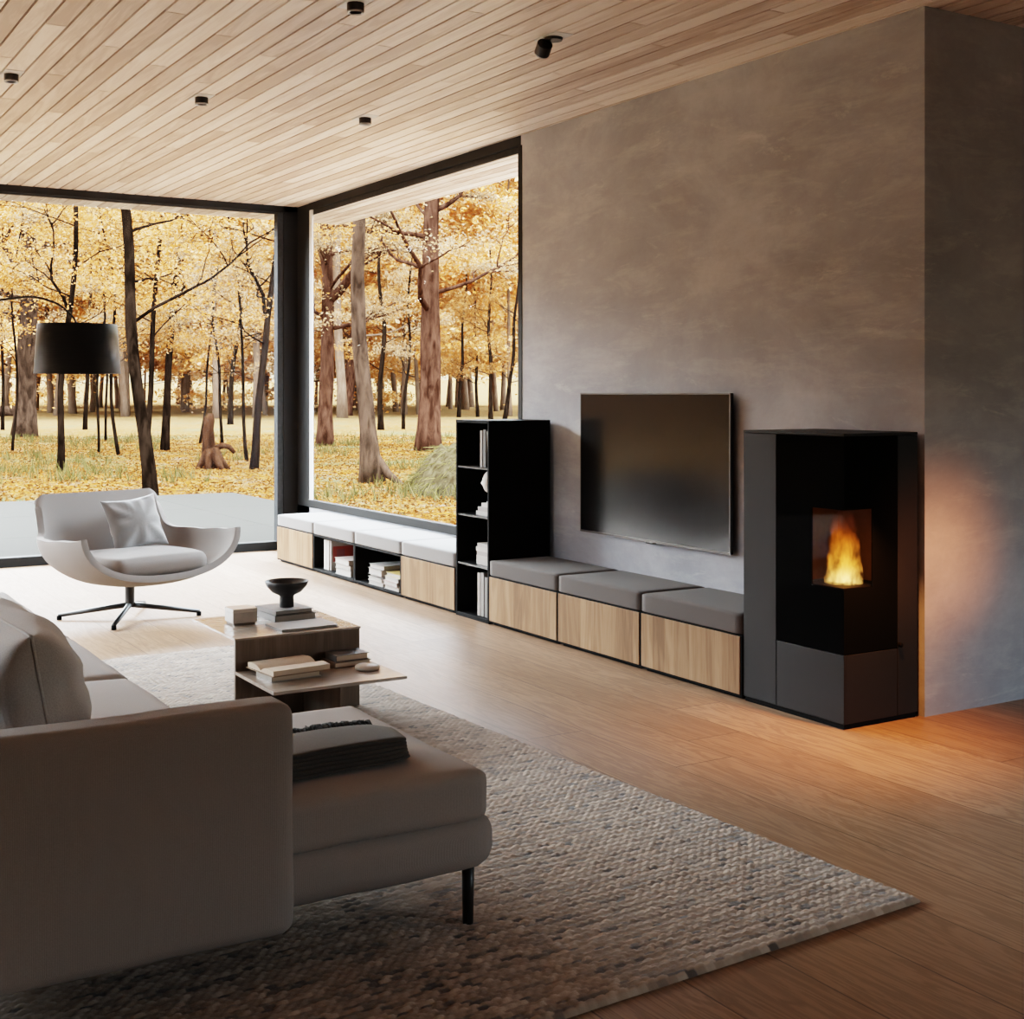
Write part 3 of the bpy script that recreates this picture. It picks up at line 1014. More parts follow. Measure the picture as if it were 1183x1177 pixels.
# broken stump
b = gp(245, 541)
st = thing('tree_stump', 'broken reddish tree stump with a side stub, left of the corner post', 'stump', b, 0)
l = lambda a: Vector((*lat(a, b), 0))
mb = MB()
mb.tube([Vector((0, 0, -0.1)), l(-1) + Vector((0, 0, 0.12)), l(-3) + Vector((0, 0, 0.4)), l(-5) + Vector((0, 0, 0.7)), l(-3) + Vector((0, 0, 0.86)), l(-2) + Vector((0, 0, 0.98))],
        [0.30, 0.17, 0.115, 0.10, 0.085, 0.045], 14, wob=0.5, sd=3)
mb.tube([l(-4) + Vector((0, 0, 0.62)), l(-6) + Vector((0, 0.05, 0.82)), l(-7) + Vector((0, 0.05, 0.93))], [0.07, 0.05, 0.012], 8, wob=0.4)
for a, fy in ((-22, -0.1), (-14, -0.4), (16, -0.3), (24, 0.1), (4, -0.5)):
    e = l(a) + Vector((0, fy, -0.05))
    mb.tube([Vector((0, 0, 0.30)) + e * 0.12, e * 0.5 + Vector((0, 0, 0.13)), e], [0.11, 0.08, 0.02], 7, wob=0.3)
mb.build('stump_body', M['deadwood'], st, smooth=True)
mb = MB().tube([l(3) + Vector((0, 0, 0.33)), l(12) + Vector((0, 0, 0.40)), l(20) + Vector((0, 0, 0.37)), l(26) + Vector((0, 0, 0.27))], [0.06, 0.055, 0.05, 0.03], 8, wob=0.3)
mb.build('stub', M['deadwood'], st, smooth=True)
# fallen log
b = gp(8, 484)
lg = MB().tube([Vector((-3.4, 0.4, 0.30)), Vector((-1.6, 0.2, 0.34)), Vector((0, 0, 0.40)), Vector((1.2, -0.1, 0.36))], [0.3, 0.28, 0.27, 0.25], 12, wob=0.15).build('fallen_log', M['bark_grey'], None, smooth=True, loc=b)
tag(lg, 'brown fallen log lying on the ground beside the thick oak', 'log')
# mossy mound
b = gp(588, 566)
mb = MB()
vs, fs = [], []
NU, NV = 110, 50
for j in range(NV + 1):
    for i in range(NU):
        a = 2 * PI * i / NU
        t = j / NV
        rr = 1.5 * math.sin(t * PI / 2) * (1 + 0.28 * mnoise.noise(Vector((math.cos(a) * 1.3, math.sin(a) * 1.3, 4))))
        z = 0.92 * math.cos(t * PI / 2) ** 1.1
        q = Vector((rr * math.cos(a), rr * math.sin(a) * 0.9, z))
        q += Vector((1, 1, 1)) * 0.22 * mnoise.noise(q * 1.9) + Vector((1, 1, 1)) * 0.08 * mnoise.noise(q * 5) + Vector((0, 0, 1)) * 0.05 * mnoise.noise(q * 12)
        q.z -= 0.12
        vs.append(q)
for j in range(NV):
    for i in range(NU):
        fs.append((j * NU + i, (j + 1) * NU + i, (j + 1) * NU + (i + 1) % NU, j * NU + (i + 1) % NU))
mb.add(vs, fs)
mo = thing('mossy_boulder', 'x', 'boulder', b, 0)
mb.build('rock', M['moss'], mo, smooth=True)
pv = [Vector(p) for p in vs if p[2] > 0.02]
n = 5200
base_ = np.array([tuple(random.choice(pv) + Vector((random.gauss(0, 0.03), random.gauss(0, 0.03), -0.01))) for _ in range(n)])
out_ = base_ * np.array([0.9, 0.9, 0.25]); out_ /= np.linalg.norm(out_, axis=1)[:, None] + 1e-6
tip_ = base_ + out_ * rng.uniform(0.05, 0.16, (n, 1)) + np.c_[rng.normal(0, 0.03, n), rng.normal(0, 0.03, n), -rng.uniform(0.0, 0.14, n)]
sd = rng.normal(size=(n, 3)); sd = sd / np.linalg.norm(sd, axis=1)[:, None] * 0.007
V = np.empty((n, 4, 3)); V[:, 0] = base_ - sd; V[:, 1] = base_ + sd; V[:, 2] = tip_ + sd * 0.3; V[:, 3] = tip_ - sd * 0.3
dg = np_mesh('dry_grass', V.reshape(-1, 3), np.arange(n * 4).reshape(n, 4), M['grass'], mo)
dg['kind'] = 'stuff'
tag(mo, 'rounded mossy boulder outside the side window behind the bookcase', 'boulder')

# ------------------------------------------------------------------ ceiling spots
SP = [(2.086, 4.60, False, 'ceiling spotlight cut by the top edge of the photo'),
      (3.000, 4.615, True, 'tilted ceiling spotlight nearest the concrete wall'),
      (1.172, 6.46, False, 'ceiling spotlight at the left edge of the photo'),
      (2.086, 6.47, False, 'black ceiling spotlight in the middle of the far row of three'),
      (3.000, 6.49, False, 'black ceiling spotlight of the far row nearest the side window')]
for x, y, tilt, lb in SP:
    t = thing('ceiling_spotlight', lb, 'spotlight', (x, y, CEIL), 0)
    MB().box(-0.043, 0.043, -0.085, 0.085, -0.003, 0.012).build('mounting_plate', M['alu'], t, bevel=0.001)
    hd = MB().lathe([(0.0, 0.0), (0.033, 0.0), (0.033, 0.052), (0.0, 0.052)], 28).build('lamp_head', M['blackmetal'], t, bevel=0.002)
    rg = MB().lathe([(0.024, -0.001), (0.030, -0.004), (0.033, -0.001), (0.033, 0.004), (0.024, 0.004), (0.024, -0.001)], 28).build('rim', M['steel'], hd)
    ln = MB().lathe([(0.0, -0.0005), (0.025, -0.0005), (0.025, 0.001), (0.0, 0.001)], 24).build('lens', M['blackglass'], hd)
    if tilt:
        hd.location = (-0.03, 0.045, -0.062)
        hd.rotation_euler = (math.radians(52), math.radians(-18), 0)
        MB().lathe([(0.0, -0.014), (0.036, -0.014), (0.040, -0.002), (0.0, -0.002)], 24).build('recess_ring', M['blackmetal'], t)
    else:
        hd.location = (0, 0, -0.036)

# ------------------------------------------------------------------ low cabinets
BX = 3.56
BD = 0.39


def carcass(w, open_front, parent, h=0.262, d=BD):
    mb = MB()
    mb.box(0, d, 0, 0.016, 0.012, h).box(0, d, w - 0.016, w, 0.012, h)
    mb.box(0, d, 0.016, w - 0.016, 0.012, 0.028).box(0, d, 0.016, w - 0.016, h - 0.012, h)
    mb.box(d - 0.012, d, 0.016, w - 0.016, 0.028, h - 0.012)
    o = mb.build('carcass', M['black'], parent, bevel=0.0015)
    MB().box(0.02, d - 0.02, 0.02, w - 0.02, 0.0, 0.012).build('plinth', M['black'], parent)
    return o


def door(w, parent, h=0.262):
    return MB().box(-0.004, 0.014, 0.010, w - 0.008, 0.022, h - 0.004).build('door', M['oakdoor'], parent, bevel=0.0015)


CAB = [(4.072, 0.683, 1, 'oak fronted low cabinet next to the black stove'),
       (4.755, 0.683, 1, 'oak fronted low cabinet under the television, middle of the three near ones'),
       (5.438, 0.678, 1, 'oak fronted low cabinet directly right of the black bookcase'),
       (6.492, 0.690, 1, 'oak fronted low cabinet directly left of the black bookcase'),
       (7.182, 0.690, 0, 'open black low cabinet holding two stacks of books'),
       (7.872, 0.690, 0, 'open black low cabinet holding upright books and one stack'),
       (8.562, 0.690, 1, 'oak fronted low cabinet farthest away, by the corner post')]
CUL = ['grey felt seat cushion on the cabinet next to the stove', 'grey felt seat cushion under the television, middle of the near three',
       'grey felt seat cushion touching the right side of the bookcase', 'pale seat cushion touching the left side of the bookcase',
       'pale seat cushion on the open cabinet with two book stacks', 'pale seat cushion on the open cabinet with upright books', 'pale seat cushion at the far end by the corner post']
for (y, w, dr, lb), cl in zip(CAB, CUL):
    t = thing('low_cabinet', lb, 'cabinet', (BX, y, 0), 0)
    carcass(w, not dr, t)
    if dr: door(w, t)
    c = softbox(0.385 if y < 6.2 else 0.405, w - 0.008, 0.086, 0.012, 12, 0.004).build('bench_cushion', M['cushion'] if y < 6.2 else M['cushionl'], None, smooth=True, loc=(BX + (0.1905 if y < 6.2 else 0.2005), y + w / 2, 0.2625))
    tag(c, cl, 'cushion')

# bookcase
BK = thing('bookcase', 'tall narrow black bookcase standing between the low cabinets', 'bookcase', (BX, 6.119, 0), 0)
w, d, hh = 0.370, 0.395, 1.10
MB().box(0, d, 0, 0.016, 0, hh).box(0, d, w - 0.016, w, 0, hh).box(0, d, 0.016, w - 0.016, hh - 0.016, hh).box(0, d, 0.016, w - 0.016, 0.0, 0.022).box(d - 0.012, d, 0.016, w - 0.016, 0.022, hh - 0.016).build('carcass', M['black'], BK, bevel=0.0015)
for z in (0.302, 0.575, 0.842):
    MB().box(0.004, d - 0.012, 0.016, w - 0.016, z - 0.010, z).build('shelf', M['blackmetal'], BK)

# ------------------------------------------------------------------ books
cov = {}


def cover(col):
    col = tuple(0.75 * q for q in col)
    k = col
    if k not in cov:
        cov[k] = plain('book_cover_%d' % len(cov), col, 0.5, 0, 0.4, 0.08, 60)
    return cov[k]


def book(label, L, Wd, T, col, paper='paper', group=None, name='book'):
    """lies flat: spine along y at x=0 side, pages towards +x"""
    t = thing(name, label, 'book', group=group)
    b = 0.0022
    MB().box(0, Wd, 0, L, 0, b).box(0, Wd, 0, L, T - b, T).box(0, b * 1.3, 0, L, b, T - b).build('cover', cover(col), t)
    MB().box(b * 1.3, Wd - 0.006, 0.005, L - 0.005, b, T - b).build('pages', M[paper], t)
    return t


def put(t, loc, rot=(0, 0, 0)):
    t.location = loc
    t.rotation_euler = rot
    return t


def flat(label, x, y, z, L, Wd, T, col, rz=0.0, paper='paper', group=None):
    return put(book(label, L, Wd, T, col, paper, group), (x, y, z), (0, 0, rz))


def upright(label, x, y, z, H, Wd, T, col, lean=0.0, paper='paper', group=None):
    """spine faces -x, stands on its lower edge; thickness runs to +y"""
    t = book(label, H, Wd, T, col, paper, group)
    return put(t, (x, y + T, z), (PI / 2 + lean, 0, 0))


# open cabinet with upright books (Y 7.872..8.562): seen from the near side
zf = 0.0285
upright('white upright book at the left end of the open cabinet', 3.60, 8.425, zf, 0.205, 0.22, 0.040, (0.66, 0.63, 0.58))
upright('second white upright book from the left in the open cabinet', 3.60, 8.380, zf, 0.205, 0.22, 0.038, (0.60, 0.57, 0.52))
rb = upright('upright book with a dark red and grey cover facing the room, in the open cabinet', 3.605, 8.350, zf, 0.205, 0.215, 0.026, (0.27, 0.235, 0.215))
MB().box(0.012, 0.18, 0.060, 0.165, 0.026, 0.0268).build('cover_picture', cover((0.26, 0.035, 0.022)), rb)
MB().box(0.040, 0.10, 0.080, 0.145, 0.0268, 0.0272).build('cover_picture', cover((0.17, 0.045, 0.05)), rb)
z = zf
for T, col, lb in ((0.042, (0.70, 0.68, 0.65), 'thick white book at the bottom of the stack beside the upright books'), (0.030, (0.50, 0.46, 0.42), 'grey book in the middle of the stack beside the upright books'), (0.036, (0.62, 0.50, 0.45), 'pale pinkish book on top of the stack beside the upright books')):
    flat(lb, 3.575 + 0.20, 7.985 + 0.235, z, 0.235, 0.20, T, tuple(q * 0.6 for q in col), PI + random.uniform(-0.03, 0.03))
    z += T + 0.0004
# open cabinet with two stacks (Y 7.182..7.872)
z = zf
for T, col, lb in ((0.026, (0.62, 0.58, 0.55), 'white bottom book of the taller stack in the open cabinet'), (0.022, (0.72, 0.68, 0.61), 'cream second book of the taller stack in the open cabinet'),
                   (0.014, (0.05, 0.048, 0.045), 'thin dark third book of the taller stack in the open cabinet'), (0.040, (0.46, 0.43, 0.40), 'thick grey fourth book of the taller stack in the open cabinet'), (0.026, (0.42, 0.39, 0.365), 'grey top book of the taller stack in the open cabinet')):
    flat(lb, 3.785 + random.uniform(-0.01, 0.01), 7.675, z, 0.20, 0.21, T, tuple(q * 0.6 for q in col), PI + random.uniform(-0.04, 0.04))
    z += T + 0.0004
z = zf
for T, col, lb in ((0.026, (0.70, 0.68, 0.66), 'white bottom book of the shorter stack in the open cabinet'), (0.024, (0.52, 0.36, 0.33), 'rosy second book of the shorter stack in the open cabinet'),
                   (0.026, (0.72, 0.68, 0.62), 'white third book of the shorter stack in the open cabinet'), (0.024, (0.66, 0.46, 0.12), 'yellow top book of the shorter stack in the open cabinet')):
    flat(lb, 3.772 + random.uniform(-0.01, 0.01), 7.44, z, 0.20, 0.20, T, tuple(q * 0.7 for q in col), PI + random.uniform(-0.04, 0.04))
    z += T + 0.0004

# bookcase, top to bottom (compartments Y 6.135..6.473, books against the near side)
y0 = 6.138
upright('grey upright book leaning on the top shelf of the bookcase, leftmost', 3.60, 6.262, 0.8425, 0.200, 0.16, 0.020, (0.40, 0.36, 0.33))
upright('dark upright book on the top shelf of the bookcase, second from left', 3.60, 6.222, 0.8425, 0.206, 0.16, 0.030, (0.06, 0.055, 0.05))
upright('pale leaning book on the top shelf of the bookcase, third from left', 3.60, 6.178, 0.8425, 0.198, 0.16, 0.020, (0.50, 0.455, 0.41), -0.06)
upright('thin dark book on the top shelf of the bookcase, against the right side', 3.60, 6.140, 0.8425, 0.200, 0.16, 0.018, (0.09, 0.085, 0.08))
z = 0.5755
for T, col, L, lb in ((0.022, (0.58, 0.55, 0.52), 0.19, 'pale book lying under the plaster head, bottom one'), (0.024, (0.40, 0.37, 0.35), 0.17, 'grey book lying under the plaster head, middle one'), (0.022, (0.66, 0.63, 0.60), 0.13, 'white book lying directly under the plaster head')):
    flat(lb, 3.60, y0, z, L, 0.16, T, col)
    z += T + 0.0004
ZHEAD = z
z = 0.3025
for T, col, L, lb in ((0.050, (0.46, 0.42, 0.38), 0.185, 'thick taupe book at the bottom of the stack on the low bookcase shelf'), (0.022, (0.33, 0.30, 0.28), 0.18, 'grey second book of the stack on the low bookcase shelf'),
                      (0.024, (0.52, 0.48, 0.44), 0.19, 'pale third book of the stack on the low bookcase shelf'), (0.020, (0.44, 0.41, 0.38), 0.175, 'thin grey book on top of the stack on the low bookcase shelf')):
    flat(lb, 3.60, y0, z, L, 0.17, T, col)
    z += T + 0.0004
upright('taupe tall book at the bottom of the bookcase, leftmost', 3.59, 6.268, 0.0225, 0.235, 0.17, 0.026, (0.40, 0.355, 0.315))
upright('brown grey tall book at the bottom of the bookcase, second from left', 3.59, 6.225, 0.0225, 0.240, 0.17, 0.034, (0.22, 0.195, 0.175))
upright('dark tall book at the bottom of the bookcase, third from left', 3.59, 6.186, 0.0225, 0.22, 0.17, 0.030, (0.12, 0.11, 0.10))
upright('pale tall book at the bottom of the bookcase, against the right side', 3.59, 6.142, 0.0225, 0.215, 0.17, 0.034, (0.50, 0.455, 0.41))

# plaster head on the books
hd = thing('plaster_bust', 'small white plaster head standing on books in the bookcase', 'bust', (3.640, 6.208, ZHEAD), 0)
vs, fs = [], []
NU, NV = 28, 24
for j in range(NV + 1):
    ph = PI * j / NV
    for i in range(NU):
        a = 2 * PI * i / NU
        x = -math.cos(a) * math.sin(ph)      # faces -x / +y
        y = math.sin(a) * math.sin(ph)
        z = math.cos(ph)
        f = max(0.0, -x)
        rr = 1.0
        prof = 0.20 * math.exp(-((z + 0.12) / 0.16) ** 2) * math.exp(-(y / 0.18) ** 2) * f ** 2     # nose
        prof += 0.07 * math.exp(-((z - 0.22) / 0.10) ** 2) * math.exp(-(y / 0.5) ** 2) * f          # brow
        prof += 0.06 * math.exp(-((z + 0.45) / 0.08) ** 2) * math.exp(-(y / 0.25) ** 2) * f         # lips
        prof += 0.12 * math.exp(-((z + 0.72) / 0.14) ** 2) * math.exp(-(y / 0.35) ** 2) * f         # chin
        prof -= 0.09 * math.exp(-((z - 0.06) / 0.09) ** 2) * math.exp(-((abs(y) - 0.32) / 0.16) ** 2) * f  # eye sockets
        rr += prof
        vs.append((0.052 * x * rr - 0.006, 0.042 * y * (1 + 0.12 * z), 0.068 * z + 0.118))
for j in range(NV):
    for i in range(NU):
        fs.append((j * NU + i, (j + 1) * NU + i, (j + 1) * NU + (i + 1) % NU, j * NU + (i + 1) % NU))
o = MB().add(vs, fs).build('head', M['plasterwhite'], hd, smooth=True)
o.rotation_euler = (0, 0, math.radians(-35))
MB().lathe([(0.034, 0.0), (0.036, 0.008), (0.026, 0.016), (0.023, 0.04), (0.026, 0.075)], 24).build('neck', M['plasterwhite'], hd, smooth=True)

# ------------------------------------------------------------------ television
tv = thing('television', 'large flat black television mounted on the concrete wall', 'television', (3.94, 4.585, 0.513), 0)
MB().box(0.002, 0.019, 0, 1.212, 0, 0.737).build('housing', M['blackmetal'], tv, bevel=0.003)
MB().box(0.019, 0.040, 0.40, 0.82, 0.22, 0.52).build('wall_bracket', M['blackmetal'], tv)
MB().box(-0.0015, 0.002, 0.006, 1.206, 0.010, 0.731).build('screen', M['screen'], tv)
MB().box(-0.002, 0.003, 0, 1.212, 0.731, 0.737).box(-0.002, 0.003, 0, 0.005, 0, 0.731).box(-0.002, 0.003, 1.207, 1.212, 0, 0.731).box(-0.002, 0.003, 0.005, 1.207, 0, 0.009).build('bezel', plain('dark_steel_bezel', (0.10, 0.095, 0.092), 0.35, 0.8), tv)
MB().box(-0.002, 0.02, 0.575, 0.635, -0.009, 0.0).build('sensor_bump', M['blackmetal'], tv, bevel=0.002)

# ------------------------------------------------------------------ stove
SX, SY = 3.565, 3.512
sv = thing('pellet_stove', 'tall anthracite corner stove with black glass and a burning fire', 'stove', (SX, SY, 0), 0)
DX, DY, SH = 0.392, 0.556, 1.10      # to x 3.957, y 4.068
GY, GX, GZ = 0.362, 0.282, 0.280     # extent of the glass on the two faces
MB().box(0.006, DX - 0.006, 0.006, DY - 0.004, 0, 0.020).build('plinth', M['black'], sv)
MB().box(0, 0.012, GY + 0.002, DY, 0.020, 1.088).box(0.012, DX, DY - 0.012, DY, 0.020, 1.088).build('side_panel', M['stove'], sv, bevel=0.002)
MB().box(GX + 0.002, DX, 0, 0.012, 0.020, 1.088).box(DX - 0.012, DX, 0.012, DY - 0.012, 0.020, 1.088).build('side_panel', M['stove'], sv, bevel=0.002)
MB().box(0, 0.012, 0, GY - 0.001, 0.020, GZ - 0.004).box(0.012, GX - 0.001, 0, 0.012, 0.020, GZ - 0.004).build('base_panel', M['stove'], sv, bevel=0.0015)
MB().box(-0.002, DX, -0.002, DY, 1.089, SH).build('top_plate', M['stove'], sv, bevel=0.003)
# black glass with the clear corner window left open
oy, ox, z0, z1 = 0.168, 0.148, 0.520, 0.815
MB().box(0, 0.006, 0, GY, GZ, z0).box(0, 0.006, 0, GY, z1, 1.088).box(0, 0.006, oy, GY, z0, z1).build('front_glass', M['blackglass'], sv)
MB().box(0.006, GX, 0, 0.006, GZ, z0).box(0.006, GX, 0, 0.006, z1, 1.088).box(ox, GX, 0, 0.006, z0, z1).build('side_glass', M['blackglass'], sv)
MB().box(0.001, 0.005, 0.0055, oy, z0, z1).box(0.0055, ox, 0.001, 0.005, z0, z1).build('fire_window', M['fireglass'], sv)
# combustion chamber
MB().box(0.008, 0.30, 0.33, 0.345, z0 - 0.06, z1 + 0.10).box(0.30, 0.315, 0.008, 0.345, z0 - 0.06, z1 + 0.10).box(0.008, 0.30, 0.008, 0.33, z1 + 0.08, z1 + 0.10).box(0.008, 0.30, 0.008, 0.33, z0 - 0.06, z0 - 0.045).build('firebox', M['firebrick'], sv)
hearth = MB()
poly = [(0.008, 0.008), (0.20, 0.008), (0.25, 0.06), (0.25, 0.25), (0.06, 0.25), (0.008, 0.20)]
hearth.prism(poly, z0 - 0.044, z0 + 0.004)
hearth.build('burner_rim', M['black'], sv, bevel=0.003)
MB().lathe([(0.0, 0.0), (0.007, 0.0), (0.009, 0.002), (0.009, 0.013), (0.007, 0.015), (0.0, 0.015)], 20).build('knob', M['black'], sv, smooth=True, loc=(GX + 0.008, -0.001, 0.29), rot=(PI / 2, 0, 0))


def flame_mat():
    t = NT('flame')
    co = t.coord('Object')
    sp = t.n('ShaderNodeSeparateXYZ'); t.l(co, sp.inputs[0])
    X, Y, Z = sp.outputs[0], sp.outputs[1], sp.outputs[2]
    zn = t.math('DIVIDE', Z, 0.285, clamp=True)
    ns = t.noise(t.mapping(co, (15, 15, 6.5), (0, 0, 0), (0, 0, 3.1)), 1.0, 6, 0.62, 1.2)
    n2 = t.noise(t.mapping(co, (34, 34, 15), (0, 0, 0), (4, 0, 1.1)), 1.0, 5, 0.62, 0.9)
    wob = t.noise(t.mapping(co, (2, 2, 9), (0, 0, 0), (7, 2, 0)), 1.0, 2)
    xo = t.math('ADD', X, t.math('MULTIPLY', t.math('SUBTRACT', wob, 0.5), t.math('MULTIPLY', zn, 0.09)))
    r = t.math('SQRT', t.math('ADD', t.math('MULTIPLY', xo, xo), t.math('MULTIPLY', Y, Y)))
    rad = t.math('SUBTRACT', 0.078, t.math('MULTIPLY', zn, 0.035))
    core = t.math('SUBTRACT', 1.0, t.math('DIVIDE', r, rad))          # 1 axis .. 0 rim
    nn = t.math('ADD', t.math('MULTIPLY', ns, 0.6), t.math('MULTIPLY', n2, 0.7))
    dn = t.math('ADD', t.math('MULTIPLY', core, 0.60), t.math('SUBTRACT', t.math('MULTIPLY', nn, 4.2), t.math('ADD', 2.62, t.math('MULTIPLY', zn, 0.12))))
    dn = t.math('MULTIPLY', t.math('MAXIMUM', dn, 0.0), t.math('GREATER_THAN', core, 0.02))
    dn = t.math('MULTIPLY', dn, t.math('SUBTRACT', 1.0, t.math('POWER', zn, 4.0), clamp=True))
    fall = t.math('POWER', t.math('SUBTRACT', 1.0, t.math('MULTIPLY', zn, 0.86)), 1.9)
    stn = t.math('MULTIPLY', t.math('MULTIPLY', dn, fall), 34)
    col = t.ramp(zn, [(0.0, (1.0, 0.50, 0.12)), (0.25, (1.0, 0.33, 0.035)), (0.6, (1.0, 0.20, 0.012)), (1, (0.9, 0.12, 0.008))])
    em = t.n('ShaderNodeEmission'); t.l(col, em.inputs[0]); t.l(stn, em.inputs[1])
    t.l(em.outputs[0], t.out.inputs['Volume'])
    return t.mat


prof = [(0.0, 0.0), (0.072, 0.0), (0.078, 0.03), (0.074, 0.09), (0.066, 0.16), (0.054, 0.22), (0.036, 0.27), (0.0, 0.286)]
fm = flame_mat()
fl = MB().lathe(prof, 24).build('flame', fm, None, smooth=True, loc=(SX + 0.108, SY + 0.108, z0 + 0.005))
weld(fl)
tag(fl, 'yellow and orange flame burning behind the stove window', 'flame')

# ------------------------------------------------------------------ rug
rw, rl = 3.05, 4.0
cu, cv = 0.027, 0.0135               # one loop of the weave
du = 0.0054
nx_, ny_ = int(rw / du), int(rl / du)
ix = np.arange(nx_ + 1) * du
iy = np.arange(ny_ + 1) * du
GXm, GYm = np.meshgrid(ix, iy)
row = np.floor(GYm / cv).astype(int)
offx = (row % 2) * cu * 0.5
jit = (np.sin(row * 12.9898) * 43758.5453) % 1.0
uu = (GXm + offx + jit * 0.006 + 0.004 * np.sin(GYm * 23)) / cu
colm = np.floor(uu).astype(int)
fu = uu - colm - 0.5
fv = GYm / cv - row - 0.5
lump = np.sqrt(np.clip(1 - (fu * 1.9) ** 2, 0, 1)) * np.sqrt(np.clip(1 - (fv * 1.9) ** 2, 0, 1))
hsh = (np.sin(colm * 127.1 + row * 311.7) * 43758.5453) % 1.0
h2 = (np.sin((colm // 4) * 269.5 + (row // 2) * 183.3) * 43758.5453) % 1.0
tone = np.clip(0.62 * hsh + 0.38 * h2, 0, 1)
tone = np.where(hsh < 0.05, 0.03, tone)
Zr = 0.008 + 0.0068 * lump * (0.7 + 0.5 * hsh)
edge = np.minimum.reduce([GXm, rw - GXm, GYm, rl - GYm])
Zr = np.where(edge < 0.014, Zr * np.sqrt(np.clip(edge / 0.014, 0.02, 1)), Zr)
V = np.stack([GXm - rw, GYm, Zr], -1).reshape(-1, 3)
idx = np.arange((nx_ + 1) * (ny_ + 1)).reshape(ny_ + 1, nx_ + 1)
F = np.stack([idx[:-1, :-1], idx[:-1, 1:], idx[1:, 1:], idx[1:, :-1]], -1).reshape(-1, 4)
rug = np_mesh('rug', V, F, M['rug'], smooth=True)
ta = rug.data.attributes.new('tone', 'FLOAT', 'POINT')
ta.data.foreach_set('value', tone.reshape(-1).astype(np.float32))
rug.location = (2.525, 2.227, 0.001)
rug.rotation_euler = (0, 0, math.radians(2.6))
tag(rug, 'large beige woven wool rug with chunky flecked loops under the sofa', 'rug')
RZ = 0.014

# ------------------------------------------------------------------ sofa
sofa = thing('sofa', 'taupe ribbed corner sofa with a chaise seat and slim dark legs', 'sofa', (0.9, 2.6, 0), 0)


def part(mb, name, mat, x, y, z, root=sofa, **kw):
    o = mb.build(name, mat, root, smooth=True, **kw)
    o.location = (x - root.location.x, y - root.location.y, z - root.location.z)
    return o


part(softbox(0.89, 0.115, 0.485, 0.034, 22, 0.0, wr=0.003, seed=2), 'armrest', M['sofa'], 0.585, 2.6175, 0.122)
# chaise base and cushion
part(softbox(1.22, 0.79, 0.135, 0.055, 18, wr=0.004, seed=5), 'seat_base', M['sofa'], 0.940, 3.002, 0.146)
part(softbox(0.95, 0.755, 0.118, 0.030, 20, 0.012, wr=0.003, seed=8), 'seat_cushion', M['sofal'], 1.053, 2.990, 0.262)
# main run
part(softbox(0.80, 2.75, 0.135, 0.05, 18, wr=0.003, seed=6), 'seat_base', M['sofa'], 0.64, 4.72, 0.155)
for y0, y1 in ((3.375, 4.05), (4.055, 4.83), (4.835, 5.61), (5.615, 6.08)):
    part(softbox(0.735, y1 - y0, 0.115, 0.036, 16, 0.014, wr=0.003, seed=y0), 'seat_cushion', M['sofal'], 0.7225, (y0 + y1) / 2, 0.266)
part(softbox(0.20, 3.50, 0.50, 0.06, 18, wr=0.004, seed=9), 'backrest', M['sofa'], 0.245, 4.35, 0.135)
for x, y in ((1.496, 2.668), (1.496, 3.33), (0.28, 2.72), (0.28, 6.0), (0.95, 6.0)):
    part(MB().lathe([(0.0, 0), (0.0125, 0), (0.0155, 0.150), (0.0, 0.150)], 20), 'leg', M['blackmetal'], x, y, RZ if x > 0 else 0)

# big back pillow, seen along its seam
pl = thing('pillow', 'large grey linen back pillow leaning behind the sofa armrest', 'pillow', (0.597, 3.14, 0.382), 0)
po = pillow(0.76, 0.385, 0.29, 34, 0.035, 0.008, 4.0, 0.36).build('pillow_cover', M['pillow'], pl, smooth=True)
weld(po)
po.rotation_euler = (math.radians(-11), 0, PI / 2 + 0.04)
# piping along the seam
pts = []
for i in range(0, 81):
    a = i / 80 * 4
    sgm = int(a) % 4
    f = a - int(a)
    e = 2 * f - 1
    w2_, h2_ = 0.38, 0.1925
    if sgm == 0: q = (e * w2_, -h2_ * (1 - 0.035 * (1 - e * e)))
    elif sgm == 1: q = (w2_ * (1 - 0.035 * (1 - e * e)), e * h2_)
    elif sgm == 2: q = (-e * w2_, h2_ * (1 - 0.035 * (1 - e * e)))
    else: q = (-w2_ * (1 - 0.035 * (1 - e * e)), -e * h2_)
    pts.append(Vector((q[0], 0, q[1] + h2_)))
o = MB().tube(pts, 0.0035, 6).build('seam', M['pillow'], pl, smooth=True)
o.rotation_euler = po.rotation_euler

# folded throw with fringe
th = thing('throw_blanket', 'folded charcoal wool throw with fringe lying on the chaise seat', 'blanket', (1.165, 2.845, 0.394), math.radians(3))
mb = MB()
NL = 6
for k in range(NL):
    z = k * 0.0094
    w_ = 0.245 - 0.003 * k
    d0, d1 = -0.125 + 0.002 * k, 0.085 - 0.002 * k
    pts = []
    # one folded layer: rounded front edge and rounded right end
    b = softbox(w_ * 2, d1 - d0, 0.0098, 0.0047, 14, 0.0, wr=0.0012, seed=k * 3)
    V_ = []
    for p in b.v:
        e_ = max(0.0, p[0] - 0.12) / 0.125                 # the folded end droops and narrows
        yy = p[1] + (d0 + d1) / 2
        zz = p[2] + z
        b_ = max(0.0, (yy - 0.0) / 0.085)                  # thinner towards the fringe
        zz = zz * (1 - 0.22 * e_ ** 3.5) * (1 - 0.12 * b_ ** 1.5) + 0.002 * math.sin(p[0] * 22 + 1) * (k / NL)
        V_.append((p[0] - 0.02 * e_ * abs(yy) / 0.1, yy * (1 - 0.18 * e_ ** 2) + 0.003 * math.sin(p[0] * 25 + k), zz))
    mb.add(V_, b.f)
mb.build('folded_cloth', M['throw'], th, smooth=True)
mb = MB()
